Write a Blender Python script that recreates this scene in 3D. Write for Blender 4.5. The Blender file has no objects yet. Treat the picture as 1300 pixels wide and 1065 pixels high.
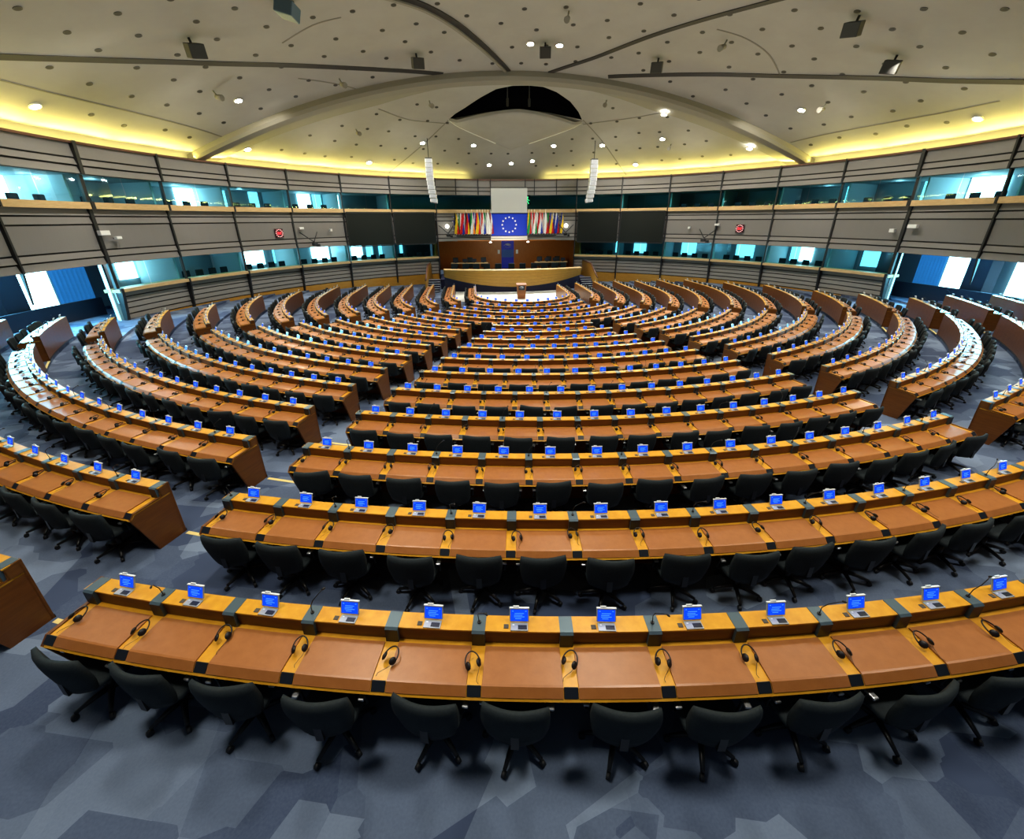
import bpy, bmesh, math, random
from mathutils import Vector, Matrix
random.seed(7)
SC = bpy.context.scene
COL = SC.collection
PI = math.pi
rad = math.radians
deg = math.degrees

# ------------------------------------------------------------------ materials
def mat(name, col, rough=.6, metal=0., spec=.5, emit=None, estr=0., noise=None, bump=0., coat=0.):
    m = bpy.data.materials.new(name); m.use_nodes = True
    nt = m.node_tree; b = nt.nodes['Principled BSDF']
    b.inputs['Base Color'].default_value = (*col, 1)
    b.inputs['Roughness'].default_value = rough
    b.inputs['Metallic'].default_value = metal
    b.inputs['Specular IOR Level'].default_value = spec
    if coat:
        b.inputs['Coat Weight'].default_value = coat
        b.inputs['Coat Roughness'].default_value = .12
    if emit:
        b.inputs['Emission Color'].default_value = (*emit, 1)
        b.inputs['Emission Strength'].default_value = estr
    if noise:
        col2, scale, stretch = noise
        tc = nt.nodes.new('ShaderNodeTexCoord'); mp = nt.nodes.new('ShaderNodeMapping')
        mp.inputs['Scale'].default_value = stretch
        nz = nt.nodes.new('ShaderNodeTexNoise'); nz.inputs['Scale'].default_value = scale
        nz.inputs['Detail'].default_value = 5; nz.inputs['Roughness'].default_value = .6
        rp = nt.nodes.new('ShaderNodeValToRGB')
        rp.color_ramp.elements[0].position = .35; rp.color_ramp.elements[1].position = .65
        rp.color_ramp.elements[0].color = (*col, 1); rp.color_ramp.elements[1].color = (*col2, 1)
        nt.links.new(tc.outputs['Object'], mp.inputs[0]); nt.links.new(mp.outputs[0], nz.inputs['Vector'])
        nt.links.new(nz.outputs['Fac'], rp.inputs[0]); nt.links.new(rp.outputs[0], b.inputs['Base Color'])
        if bump:
            bp = nt.nodes.new('ShaderNodeBump'); bp.inputs['Strength'].default_value = bump; bp.inputs['Distance'].default_value = .01
            nt.links.new(nz.outputs['Fac'], bp.inputs['Height']); nt.links.new(bp.outputs[0], b.inputs['Normal'])
    return m

M = {}
M['wood'] = mat('orange_wood', (.155, .054, .008), .38, noise=((.20, .072, .011), 3, (1, 1, 9)), spec=.45)
M['wood_back'] = mat('brown_wood_panel', (.20, .072, .020), .42, noise=((.27, .10, .028), 2, (1, 1, 8)), spec=.4)
M['shelf'] = mat('yellow_wood', (.60, .29, .018), .33, noise=((.70, .37, .03), 2.2, (3, 3, 1)), spec=.5)
M['mat'] = mat('tan_leather', (.345, .135, .037), .34, noise=((.39, .16, .046), 9, (1, 1, 1)), bump=.15, spec=.5)
M['strip'] = mat('slate_metal', (.10, .15, .185), .33, metal=.3, spec=.5)
M['socket'] = mat('dark_panel', (.012, .016, .024), .4)
M['chair'] = mat('charcoal_fabric', (.016, .023, .027), .8, noise=((.023, .032, .037), 60, (1, 1, 1)), spec=.3)
M['chair_plastic'] = mat('black_plastic', (.008, .009, .011), .38)
M['caster'] = mat('dark_caster', (.012, .014, .018), .5)
M['chrome'] = mat('brushed_steel', (.45, .47, .5), .3, metal=.9)
M['silver'] = mat('silver_plastic', (.42, .46, .50), .35, metal=.2)
M['tab'] = mat('white_tab', (.8, .85, .9), .4)
M['screen'] = mat('blue_screen', (.004, .03, .30), .25, emit=(.004, .075, 1.), estr=.9)
M['screen_hi'] = mat('pale_screen_text', (.1, .3, .8), .3, emit=(.05, .24, 1.), estr=1.0)
M['headset'] = mat('headset_black', (.012, .010, .012), .45)
M['grille'] = mat('grille_grey', (.08, .07, .06), .6)
M['white'] = mat('white_paint', (.75, .76, .74), .5)
M['dome'] = mat('plaster_ceiling', (.345, .340, .316), .85, noise=((.37, .365, .34), .6, (1, 1, 1)), spec=.2)
M['rib'] = mat('ceiling_rib', (.255, .245, .21), .8, spec=.2)
M['groove'] = mat('groove_dark', (.035, .033, .03), .7)
M['seam'] = mat('seam_line', (.20, .19, .16), .8)
M['void'] = mat('void_black', (.003, .003, .006), .9, spec=.1)
M['panel'] = mat('grey_brown_panel', (.215, .205, .194), .62, noise=((.235, .224, .212), 90, (1, 1, 1)), spec=.35)
M['board'] = mat('board_paint', (.52, .53, .51), .5)
M['gap'] = mat('board_gap_shade', (.018, .017, .017), .8)  # shadow lines between the wall boards, put in as dark colour
M['ledge'] = mat('pale_wood_ledge', (.52, .36, .17), .45, noise=((.60, .43, .22), 3, (1, 1, 6)))
M['cap'] = mat('brown_cap', (.12, .05, .03), .5)
M['mullion'] = mat('mullion_dark', (.02, .022, .025), .45)
M['golden'] = mat('golden_wood', (.45, .23, .034), .4, noise=((.53, .29, .05), 2, (1, 1, 9)))
M['redwood'] = mat('red_brown_wood', (.36, .115, .012), .42, noise=((.43, .15, .018), 2, (8, 8, 1)))
M['blackscreen'] = mat('screen_charcoal', (.010, .013, .011), .55, spec=.3)
M['boothwall'] = mat('booth_wall', (.22, .27, .30), .7)
M['boothlight'] = mat('booth_partition', (.40, .48, .52), .7)
M['daylight'] = mat('daylight_pane', (.8, .9, 1), .5, emit=(.82, .96, 1.), estr=8)
M['daylight_dim'] = mat('daylight_pane_dim', (.4, .7, .8), .5, emit=(.35, .80, .95), estr=1.5)
M['daylight_big'] = mat('foyer_daylight', (.8, .9, 1), .5, emit=(.45, .88, 1.), estr=5)
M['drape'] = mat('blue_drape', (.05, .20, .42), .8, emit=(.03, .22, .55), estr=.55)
M['navy'] = mat('navy_fabric', (.012, .018, .035), .8)
M['blueplinth'] = mat('midnight_blue', (.016, .019, .06), .7)
M['flagblue'] = mat('flag_blue', (.001, .028, .38), .6, emit=(.0, .05, .6), estr=.2)  # banner brightness partly put in as emission
M['star'] = mat('flag_star', (.85, .85, .7), .6, emit=(1, 1, .8), estr=.12)  # faint glow put in as emission
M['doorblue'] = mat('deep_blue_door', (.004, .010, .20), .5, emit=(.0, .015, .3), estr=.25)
M['doorpic'] = mat('paler_blue', (.03, .11, .38), .6)
M['lamp'] = mat('lamp_white', (1, 1, 1), .5, emit=(1., .98, .92), estr=45)
M['lamp_soft'] = mat('lamp_soft', (1, 1, 1), .5, emit=(1., .96, .85), estr=9)
M['cove'] = mat('cove_yellow', (1, .9, .4), .5, emit=(1., .86, .28), estr=7)
M['redled'] = mat('red_led', (.6, .02, .02), .5, emit=(1., .05, .07), estr=2.2)
M['pinkled'] = mat('pale_red_led', (.9, .5, .5), .5, emit=(1., .5, .5), estr=2.0)
M['clockface'] = mat('clock_face', (.06, .006, .010), .5)
M['greenled'] = mat('green_sign', (.02, .5, .2), .5, emit=(.05, .8, .3), estr=.8)
M['yellowline'] = mat('yellow_nosing', (.75, .62, .25), .6)
M['speaker'] = mat('speaker_grey', (.055, .055, .05), .6)
M['bluebox'] = mat('blue_grey_box', (.08, .14, .20), .5)
M['array'] = mat('array_white', (.68, .70, .72), .5)
M['arraygrille'] = mat('array_grille', (.40, .42, .45), .5)
M['whitefloor'] = mat('pale_floor', (.70, .72, .70), .5)
M['steplight'] = mat('step_pale', (.45, .50, .53), .6)

def carpet():
    m = bpy.data.materials.new('slate_carpet'); m.use_nodes = True
    nt = m.node_tree; b = nt.nodes['Principled BSDF']
    b.inputs['Roughness'].default_value = .85; b.inputs['Specular IOR Level'].default_value = .25
    tc = nt.nodes.new('ShaderNodeTexCoord')
    def layer(scale, rot, stretch, lo, hi):
        mp = nt.nodes.new('ShaderNodeMapping'); mp.inputs['Rotation'].default_value = (0, 0, rot); mp.inputs['Scale'].default_value = stretch
        vo = nt.nodes.new('ShaderNodeTexVoronoi'); vo.distance = 'CHEBYCHEV'; vo.inputs['Scale'].default_value = scale
        nt.links.new(tc.outputs['Object'], mp.inputs[0]); nt.links.new(mp.outputs[0], vo.inputs['Vector'])
        sp = nt.nodes.new('ShaderNodeSeparateColor'); nt.links.new(vo.outputs['Color'], sp.inputs[0])
        mr = nt.nodes.new('ShaderNodeMapRange'); mr.inputs[1].default_value = lo; mr.inputs[2].default_value = hi
        nt.links.new(sp.outputs[0], mr.inputs[0]); return mr.outputs[0]
    a = layer(1.1, .35, (1, 1.7, 1), .35, .9); c = layer(.55, -.25, (1.6, 1, 1), .3, .95)
    ad = nt.nodes.new('ShaderNodeMath'); ad.operation = 'ADD'; nt.links.new(a, ad.inputs[0]); nt.links.new(c, ad.inputs[1])
    nz = nt.nodes.new('ShaderNodeTexNoise'); nz.inputs['Scale'].default_value = 45
    nt.links.new(tc.outputs['Object'], nz.inputs['Vector'])
    a2 = nt.nodes.new('ShaderNodeMath'); a2.operation = 'MULTIPLY_ADD'; nt.links.new(nz.outputs['Fac'], a2.inputs[0]); a2.inputs[1].default_value = .5
    nt.links.new(ad.outputs[0], a2.inputs[2])
    rp = nt.nodes.new('ShaderNodeValToRGB'); e = rp.color_ramp.elements
    e[0].position = .2; e[0].color = (.060, .086, .155, 1); e[1].position = 1.0; e[1].color = (.21, .275, .385, 1)
    dv = nt.nodes.new('ShaderNodeMath'); dv.operation = 'DIVIDE'; dv.inputs[1].default_value = 2.2
    nt.links.new(a2.outputs[0], dv.inputs[0]); nt.links.new(dv.outputs[0], rp.inputs[0]); nt.links.new(rp.outputs[0], b.inputs['Base Color'])
    return m
M['carpet'] = carpet()

def glass(name, tint, gloss=.12):
    m = bpy.data.materials.new(name); m.use_nodes = True; nt = m.node_tree
    for n in list(nt.nodes): nt.nodes.remove(n)
    o = nt.nodes.new('ShaderNodeOutputMaterial'); mx = nt.nodes.new('ShaderNodeMixShader')
    t = nt.nodes.new('ShaderNodeBsdfTransparent'); t.inputs[0].default_value = (*tint, 1)
    g = nt.nodes.new('ShaderNodeBsdfGlossy'); g.inputs['Roughness'].default_value = .03; g.inputs['Color'].default_value = (.75, .95, 1, 1)
    fr = nt.nodes.new('ShaderNodeFresnel'); fr.inputs[0].default_value = 1.45
    ml = nt.nodes.new('ShaderNodeMath'); ml.operation = 'MULTIPLY'; ml.inputs[1].default_value = .14; nt.links.new(fr.outputs[0], ml.inputs[0]); nt.links.new(ml.outputs[0], mx.inputs[0]); nt.links.new(t.outputs[0], mx.inputs[1]); nt.links.new(g.outputs[0], mx.inputs[2])
    nt.links.new(mx.outputs[0], o.inputs[0]); return m
M['glass'] = glass('teal_glass', (.42, .86, .92))

# ------------------------------------------------------------------ mesh building
class MB:
    def __init__(s): s.v = []; s.f = []; s.m = []; s.sm = []
    def add(s, vs, fs, mi=0, smooth=False):
        o = len(s.v); s.v += [tuple(v) for v in vs]
        for f in fs: s.f.append(tuple(i + o for i in f)); s.m.append(mi); s.sm.append(smooth)
        return s
    def box(s, c, d, mi=0, X=None):
        x, y, z = d[0]/2, d[1]/2, d[2]/2
        vs = [Vector((a*x, b*y, e*z)) for a in (-1, 1) for b in (-1, 1) for e in (-1, 1)]
        if X is not None: vs = [X @ v for v in vs]
        vs = [v + Vector(c) for v in vs]
        return s.add(vs, [(0, 1, 3, 2), (4, 6, 7, 5), (0, 4, 5, 1), (2, 3, 7, 6), (0, 2, 6, 4), (1, 5, 7, 3)], mi)
    def bbox(s, c, d, bv=.01, mi=0, X=None):
        """box with chamfered vertical and horizontal edges"""
        bm = bmesh.new(); bmesh.ops.create_cube(bm, size=1)
        bmesh.ops.scale(bm, vec=d, verts=bm.verts)
        bmesh.ops.bevel(bm, geom=bm.edges[:], offset=min(bv, min(d)*.45), segments=2, affect='EDGES', profile=.5)
        bm.verts.index_update()
        vs = [v.co.copy() for v in bm.verts]
        if X is not None: vs = [X @ v for v in vs]
        vs = [v + Vector(c) for v in vs]; fs = [[v.index for v in f.verts] for f in bm.faces]; bm.free()
        return s.add(vs, fs, mi)
    def tube(s, pts, r, n=6, mi=0, caps=True, smooth=True):
        pts = [Vector(p) for p in pts]; rs = r if isinstance(r, (list, tuple)) else [r]*len(pts)
        vs = []
        for i, p in enumerate(pts):
            t = (pts[min(i+1, len(pts)-1)] - pts[max(i-1, 0)]).normalized()
            u = t.cross(Vector((0, 0, 1)))
            if u.length < .05: u = t.cross(Vector((1, 0, 0)))
            u.normalize(); w = t.cross(u)
            vs += [p + rs[i]*(u*math.cos(2*PI*k/n) + w*math.sin(2*PI*k/n)) for k in range(n)]
        fs = [(i*n+k, i*n+(k+1) % n, (i+1)*n+(k+1) % n, (i+1)*n+k) for i in range(len(pts)-1) for k in range(n)]
        s.add(vs, fs, mi, smooth)
        if caps:
            o = len(s.v) - len(vs)
            s.f.append(tuple(o+k for k in range(n))[::-1]); s.m.append(mi); s.sm.append(False)
            e = o + (len(pts)-1)*n
            s.f.append(tuple(e+k for k in range(n))); s.m.append(mi); s.sm.append(False)
        return s
    def ell(s, c, r, n=10, k=6, mi=0, X=None):
        vs = []
        for j in range(k+1):
            a = PI*j/k
            for i in range(n):
                v = Vector((r[0]*math.sin(a)*math.cos(2*PI*i/n), r[1]*math.sin(a)*math.sin(2*PI*i/n), r[2]*math.cos(a)))
                if X is not None: v = X @ v
                vs.append(v + Vector(c))
        return s.add(vs, [(j*n+i, (j+1)*n+i, (j+1)*n+(i+1) % n, j*n+(i+1) % n) for j in range(k) for i in range(n)], mi, True)
    def disc(s, c, r, n=12, mi=0, X=None, h=0):
        vs = [Vector((r*math.cos(2*PI*i/n), r*math.sin(2*PI*i/n), 0)) for i in range(n)]
        if h:
            vs = vs + [v + Vector((0, 0, h)) for v in vs]
            fs = [tuple(range(n))[::-1], tuple(range(n, 2*n))] + [(i, (i+1) % n, n+(i+1) % n, n+i) for i in range(n)]
        else: fs = [tuple(range(n))]
        if X is not None: vs = [X @ v for v in vs]
        return s.add([v + Vector(c) for v in vs], fs, mi)
    def sweep(s, prof, paths, mi=0, caps=True, closed=True, mis=None):
        """prof: [(a,b)], paths: list of functions (a,b)->xyz"""
        n = len(prof); vs = [fn(a, b) for fn in paths for a, b in prof]
        ne = n if closed else n-1; o = len(s.v); s.v += [tuple(v) for v in vs]
        for i in range(len(paths)-1):
            for k in range(ne):
                s.f.append((o+i*n+k, o+i*n+(k+1) % n, o+(i+1)*n+(k+1) % n, o+(i+1)*n+k)); s.m.append(mis[k] if mis else mi); s.sm.append(False)
        if caps and closed:
            s.f.append(tuple(o+k for k in range(n))[::-1]); s.m.append(mi); s.sm.append(False)
            e = o+(len(paths)-1)*n
            s.f.append(tuple(e+k for k in range(n))); s.m.append(mi); s.sm.append(False)
        return s
    def mesh(s, name, mats):
        me = bpy.data.meshes.new(name); me.from_pydata([tuple(v) for v in s.v], [], s.f)
        for m in mats: me.materials.append(M[m])
        me.polygons.foreach_set('material_index', s.m); me.polygons.foreach_set('use_smooth', s.sm)
        bm = bmesh.new(); bm.from_mesh(me); bmesh.ops.recalc_face_normals(bm, faces=bm.faces); bm.to_mesh(me); bm.free()
        me.update(); return me
    def obj(s, name, mats, parent=None):
        if isinstance(mats, str): mats = [mats]
        return link(name, s.mesh(name, mats), parent)

def link(name, data, parent=None, loc=None, rotz=None):
    o = bpy.data.objects.new(name, data); COL.objects.link(o)
    if parent is not None: o.parent = parent
    if loc is not None: o.location = loc
    if rotz is not None: o.rotation_euler = (0, 0, rotz)
    return o
def tag(o, label, cat, group=None, kind=None):
    o['label'] = label; o['category'] = cat
    if group: o['group'] = group
    if kind: o['kind'] = kind
    return o
def empty(name, loc, label, cat, group=None, rotz=0):
    o = link(name, None, None, loc, rotz); o.empty_display_size = .1
    return tag(o, label, cat, group)
def struct(o): o['kind'] = 'structure'; return o

ORD = ['zeroth', 'first', 'second', 'third', 'fourth', 'fifth', 'sixth', 'seventh', 'eighth', 'ninth', 'tenth', 'eleventh', 'twelfth', 'thirteenth', 'fourteenth', 'fifteenth', 'sixteenth', 'seventeenth', 'eighteenth', 'nineteenth', 'twentieth']
def ordw(n):
    if n <= 20: return ORD[n]
    return 'twenty-' + ORD[n-20] if n < 30 else 'thirtieth'

# ------------------------------------------------------------------ camera
F_PX = 518.70; PITCH = rad(21.9736); ROLL = rad(-.3418); YAW = rad(5.3)
CAM = Vector((-3.522, -29.802, 5.925))
ca, sa = math.cos(YAW), math.sin(YAW)
Xv = Vector((ca, -sa, 0)); Hv = Vector((sa, ca, 0)); Zv = Vector((0, 0, 1))
FWD = Hv*math.cos(PITCH) - Zv*math.sin(PITCH); UPV = Hv*math.sin(PITCH) + Zv*math.cos(PITCH)
RIGHT = math.cos(ROLL)*Xv + math.sin(ROLL)*UPV; UP = -math.sin(ROLL)*Xv + math.cos(ROLL)*UPV
cam = bpy.data.cameras.new('camera'); co = bpy.data.objects.new('camera', cam); COL.objects.link(co)
R3 = Matrix((RIGHT, UP, -FWD)).transposed()
co.matrix_world = Matrix.Translation(CAM) @ R3.to_4x4()
cam.sensor_fit = 'HORIZONTAL'; cam.sensor_width = 36; cam.lens = F_PX/1300*36
cam.shift_y = -(532.5-487.5)/1300; cam.clip_end = 200; cam.clip_start = .05
SC.camera = co
def project(P):
    d = Vector(P) - CAM; z = d.dot(FWD)
    if z < .1: return None
    return 650 + F_PX*d.dot(RIGHT)/z, 487.5 - F_PX*d.dot(UP)/z, z

# ------------------------------------------------------------------ seating plan
NROW = 15
RW = {i: 27.144 - 1.704*(i-1) for i in range(1, 16)}
ZF = {i: max(0, 1.375 - .1265*(i-1)) for i in range(1, 12)}
ZF.update({12: .055, 13: .025, 14: .012, 15: 0.})
CENTRE = {1: (-11.03, 1.75, 18), 2: (-11.01, 1.857, 17), 3: (-10.97, 1.969, 16), 4: (-10.85, 2.087, 15), 5: (-10.86, 2.239, 14), 6: (-10.64, 2.573, 12), 7: (-10.46, 2.777, 11), 8: (-10.3, 3.013, 10), 9: (-10.01, 3.282, 9), 10: (-9.6, 4.1, 7), 11: (-9.09, 4.62, 6)}
PITCHES = {i: CENTRE[i][1] for i in CENTRE}; PITCHES.update({12: 5.47, 13: 6.5, 14: 8.7, 15: 12.6})
END = {1: 63, 2: 64, 3: 64.5, 4: 63.2, 5: 67.3, 6: 72, 7: 81.6, 8: 89.5}
for i, fw in {9: 2.6, 10: 3.9, 11: 4.4, 12: 4.9, 13: 5., 14: 4.5, 15: 3.8}.items(): END[i] = 90 + deg(fw/RW[i])

def rp(R0, dr, phi):
    a = abs(phi)
    if a <= 90: return (R0+dr)*math.sin(rad(phi)), -(R0+dr)*math.cos(rad(phi))
    return math.copysign(R0+dr, phi), rad(a-90)*R0
def rrot(phi): return rad(max(-90, min(90, phi)))
def ryshift(R0, phi): return rad(max(0, abs(phi)-90))*R0

BLOCKS = []   # row, name, phi0, pitch, n, side
for i in range(1, 16):
    d = deg(.65/RW[i]); e = deg(.08/RW[i]); E = END[i]; A1, A2 = 17.65, 52.95
    if i <= 11:
        t0, p, n = CENTRE[i]
        BLOCKS.append((i, 'middle block', t0-5.3, p, n))
        n1 = n; w = (A2-d-e) - (A1+d+e)
        BLOCKS.append((i, 'left block', -(A2-d-e), w/n1, n1)); BLOCKS.append((i, 'right block', A1+d+e, w/n1, n1))
    elif i < 15:
        w = 2*(A2-d-e); n = round(w/PITCHES[i]); BLOCKS.append((i, 'middle block', -(A2-d-e), w/n, n))
    else:
        w = 2*(E-e); n = round(w/PITCHES[i]); BLOCKS.append((i, 'middle block', -(E-e), w/n, n))
    if 1 < i < 15:
        w = (E-e) - (A2+d+e); n = max(1, round(w/PITCHES[i]))
        BLOCKS.append((i, 'left-wall block', -(E-e), w/n, n)); BLOCKS.append((i, 'right-wall block', A2+d+e, w/n, n))

def rowname(i):
    if i == 1: return 'rearmost row'
    if i == 15: return 'row nearest the lectern'
    if i <= 8: return ordw(i) + ' row from the rear'
    return ordw(16-i) + ' row from the lectern'

def phis_between(a, b, R0, step=.45):
    n = max(2, int(math.ceil(rad(abs(b-a))*R0/step)))
    return [a + (b-a)*k/n for k in range(n+1)]
def rowpaths(R0, a, b): return [(lambda dr, z, p=p: (*rp(R0, dr, p), z)) for p in phis_between(a, b, R0)]

# floor: terraces, one step per desk row
fl = MB()
def upath(R):
    pts = [(-R, 14.)] + [(-R, 14. - 14.*k/4) for k in range(1, 4)]
    pts += [(R*math.sin(rad(a)), -R*math.cos(rad(a))) for a in [-90 + 180*k/90 for k in range(91)]]
    return pts + [(R, 14.*k/4) for k in range(1, 5)]
for i in range(1, 16):
    ri = upath(RW[i]+.02); ro = upath(RW[i-1]+.02 if i > 1 else 36.)
    z = ZF[i]; zb = ZF[i+1] if i < 15 else -.02
    n = len(ri)
    fl.add([(x, y, z) for x, y in ri] + [(x, y, z) for x, y in ro], [(k, k+1, n+k+1, n+k) for k in range(n-1)])
    fl.add([(x, y, zb-.001) for x, y in ri] + [(x, y, z) for x, y in ri], [(k, k+1, n+k+1, n+k) for k in range(n-1)])
fl.add([(-36, -36, -.02), (36, -36, -.02), (36, 20, -.02), (-36, 20, -.02)], [(0, 1, 2, 3)])
struct(fl.obj('floor', 'carpet'))
wf = MB()
for k in range(24):
    x0, x1 = -6.3 + 12.6*k/24, -6.3 + 12.6*(k+1)/24
    def lo(x): return -math.sqrt(max(0, 3.2**2 - x*x)) + .3 if abs(x) < 3.1 else 2.2
    wf.add([(x0, lo(x0), .004), (x1, lo(x1), .004), (x1, 6.4 + .03*x1*x1, .004), (x0, 6.4 + .03*x0*x0, .004)], [(0, 1, 2, 3)])
struct(wf.obj('floor', 'whitefloor'))
# yellow step nosings across the aisles
tn = 0
for i in range(1, 12):
    d = deg(.6/RW[i])
    for A in (-52.95, -17.65, 17.65, 52.95):
        tn += 1; mb = MB()
        mb.sweep([(.0, ZF[i]-.02), (.0, ZF[i]+.004), (.06, ZF[i]+.004), (.06, ZF[i]-.02)], rowpaths(RW[i], A-d, A+d))
        struct(mb.obj('trim_%d' % tn, 'yellowline'))

# ------------------------------------------------------------------ desks
DEPTH = .62
_mat_cache = {}
def mat_mesh(i, p):
    k = ('mat', i, round(p, 3))
    if k in _mat_cache: return _mat_cache[k]
    R = RW[i]; w = .068
    a = -p/2 + deg(w/(R+.4)); b = -a; th = .012
    prof = [(.205, .777), (.205, .777+th), (.538, .768+th), (.556, .764+th), (.612, .704+th), (.605, .695), (.548, .758)]
    me = MB().sweep(prof, rowpaths_flat(R, a, b)).mesh('desk_mat', ['mat']); _mat_cache[k] = me; return me
def rowpaths_flat(R0, a, b, n=3):
    return [(lambda dr, z, q=a+(b-a)*k/n: ((R0+dr)*math.sin(rad(q)), -(R0+dr)*math.cos(rad(q)), z)) for k in range(n+1)]
def divider_mesh(i):
    k = ('div', i)
    if k in _mat_cache: return _mat_cache[k]
    R = RW[i]; mb = MB()
    def bx(d0, d1, z0, z1, w, mi): 
        mb.box((0, -(R+(d0+d1)/2), (z0+z1)/2), (w, d1-d0, z1-z0), mi)
    w = .0625
    mb.sweep([(.004, .925), (.004, .947), (.170, .947), (.192, .93), (.192, .775), (.150, .775), (.150, .925)], [(lambda d, z, x=x: (x, -(R+d), z)) for x in (-w, w)], 0, mis=[0, 0, 0, 1, 1, 1, 1])
    me = mb.mesh('divider', ['strip', 'socket']); _mat_cache[k] = me; return me
def sock_mesh(i):
    k = ('sock', i)
    if k in _mat_cache: return _mat_cache[k]
    R = RW[i]; mb = MB(); X = Matrix.Rotation(math.atan2(.06, .056), 4, 'X')
    mb.bbox((0, -(R+.578), .742), (.122, .085, .012), .003, 0, X)
    me = mb.mesh('socket_panel', ['socket']); _mat_cache[k] = me; return me
def grille_mesh(i):
    k = ('gr', i)
    if k in _mat_cache: return _mat_cache[k]
    R = RW[i]
    me = MB().box((0, -(R+.115), .944), (.045, .042, .006)).mesh('speaker_grille', ['grille']); _mat_cache[k] = me; return me

SEATS = []; DIVS = []
for (i, bn, phi0, p, n) in BLOCKS:
    R = RW[i]; a0 = phi0 - deg(.08/R); a1 = phi0 + p*n + deg(.08/R); zf = ZF[i]
    pm = (a0+a1)/2; bx_, by_ = rp(R, .3, pm)
    label = 'curved run of orange wooden desks, %s, %s' % (rowname(i), bn)
    if i == 15: label = 'innermost curved run of orange wooden desks, bent tightly around the lectern'
    root = empty('desk_run', (bx_, by_, zf), label, 'desk', 'curved desk runs of the chamber')
    off = Vector((-bx_, -by_, 0))
    paths = rowpaths(R, a0, a1)
    # carcass : front panel facing the lectern, riser, foot rail, end panels
    mb = MB()
    mb.sweep([(.0, .0), (.0, .925), (.03, .925), (.03, .0)], paths, 0)
    for aa, sg in ((a0, 1), (a1, -1)):
        b = aa + sg*deg(.04/R)
        mb.sweep([(-.004, .0), (-.004, .945), (.15, .938), (.165, .79), (.555, .775), (.622, .695), (.41, .0)], [(lambda dr, z, q=q: (*rp(R, dr, q), z)) for q in (aa, b)], 0)
    o = mb.obj('carcass', 'wood', root); o.location = off
    mb = MB(); mb.sweep([(-.012, .0), (-.012, .05), (.0, .05), (.0, .0)], paths); o = mb.obj('kick_plate', 'socket', root); o.location = off
    mb = MB(); mb.sweep([(.0, .925), (.0, .941), (.166, .941), (.166, .925)], paths); o = mb.obj('shelf', 'shelf', root); o.location = off
    mb = MB(); mb.sweep([(.14, .775), (.14, .925), (.156, .925), (.156, .775)], paths); o = mb.obj('riser', 'wood', root); o.location = off
    mb = MB(); mb.sweep([(.03, .755), (.03, .776), (.555, .764), (.625, .692), (.61, .684), (.55, .745)], paths); o = mb.obj('worktop', 'shelf', root); o.location = off
    far = i >= 9
    for k in range(n):
        phi = phi0 + p*(k+.5)
        SEATS.append((i, bn, k, n, phi, p))
        o = link('desk_mat', mat_mesh(i, p), root, off + Vector((0, ryshift(R, phi), 0)), rrot(phi))
        if i <= 6:
            ph = phi - deg(.155/R); o = link('speaker_grille', grille_mesh(i), root, off + Vector((0, ryshift(R, ph), 0)), rrot(ph))
    for k in range(n+1):
        phi = phi0 + p*k
        inset = deg(.062/R)
        ph = phi + (inset*.0)
        link('divider', divider_mesh(i), root, off + Vector((0, ryshift(R, ph), 0)), rrot(ph))
        link('socket_panel', sock_mesh(i), root, off + Vector((0, ryshift(R, ph), 0)), rrot(ph))
        DIVS.append((i, bn, k, n, phi, p))

# ------------------------------------------------------------------ chair
def back_mesh():
    mb = MB(); nu, nv = 12, 7; vs = []
    def pt(u, v, side):
        hw = .288*(.84 + .16*math.sin(min(1, v*1.5)*PI/2)) * (1 - .05*max(0, v-.8)/.2)
        x = u*hw
        y = .062*u*u + .035*math.cos(v*PI)*.6 - .02
        z = .44 + .45*v - .014*abs(u)**5*v
        if v < .01: z -= .03*(1-u*u)
        t = .030 if abs(u) < .95 and .02 < v < .99 else .020
        t += .010*math.sin(v*PI)
        return (x, y + (t if side else -t), z)
    for side in (0, 1):
        for j in range(nv+1):
            for i in range(nu+1): vs.append(pt(-1+2*i/nu, j/nv, side))
    W = nu+1; H = (nv+1)*W; fs = []
    for s_ in (0, 1):
        for j in range(nv):
            for i in range(nu): a = s_*H + j*W + i; fs.append((a, a+1, a+W+1, a+W))
    for j in range(nv):
        for i in (0, nu): a = j*W+i; fs.append((a, a+W, a+W+H, a+H))
    for i in range(nu):
        for j in (0, nv): a = j*W+i; fs.append((a, a+1, a+1+H, a+H))
    # y here: +y towards the desk; shift backwards
    vs = [(x, y*1.0 - .24, z) for x, y, z in vs]
    mb.add(vs, fs, 0, True)
    # flip curvature so the sides wrap forward
    return mb
def seat_part():
    mb = MB(); n = 16; lay = []
    for (s_, z) in ((.86, .405), (1., .42), (1.02, .45), (.98, .475), (.7, .487)):
        lay.append([(s_*.265*math.copysign(abs(math.cos(2*PI*k/n))**.55, math.cos(2*PI*k/n)), .02 + s_*.25*math.copysign(abs(math.sin(2*PI*k/n))**.55, math.sin(2*PI*k/n)), z) for k in range(n)])
    vs = [v for l in lay for v in l]
    fs = [(j*n+k, j*n+(k+1) % n, (j+1)*n+(k+1) % n, (j+1)*n+k) for j in range(len(lay)-1) for k in range(n)]
    fs += [tuple(range(n))[::-1], tuple((len(lay)-1)*n+k for k in range(n))]
    mb.add(vs, fs, 0, True); return mb
def base_arm(k): a = 2*PI*k/5 + PI/2 + .3; return math.cos(a), math.sin(a)
def base_part(casters=True):
    mb = MB()
    for k in range(5):
        c, s_ = base_arm(k); mb.tube([(0, 0, .115), (.15*c, .15*s_, .105), (.29*c, .29*s_, .075)], [.032, .026, .018], 6, 0)
        if casters: caster_part(k, mb, 1)
    return mb
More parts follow.
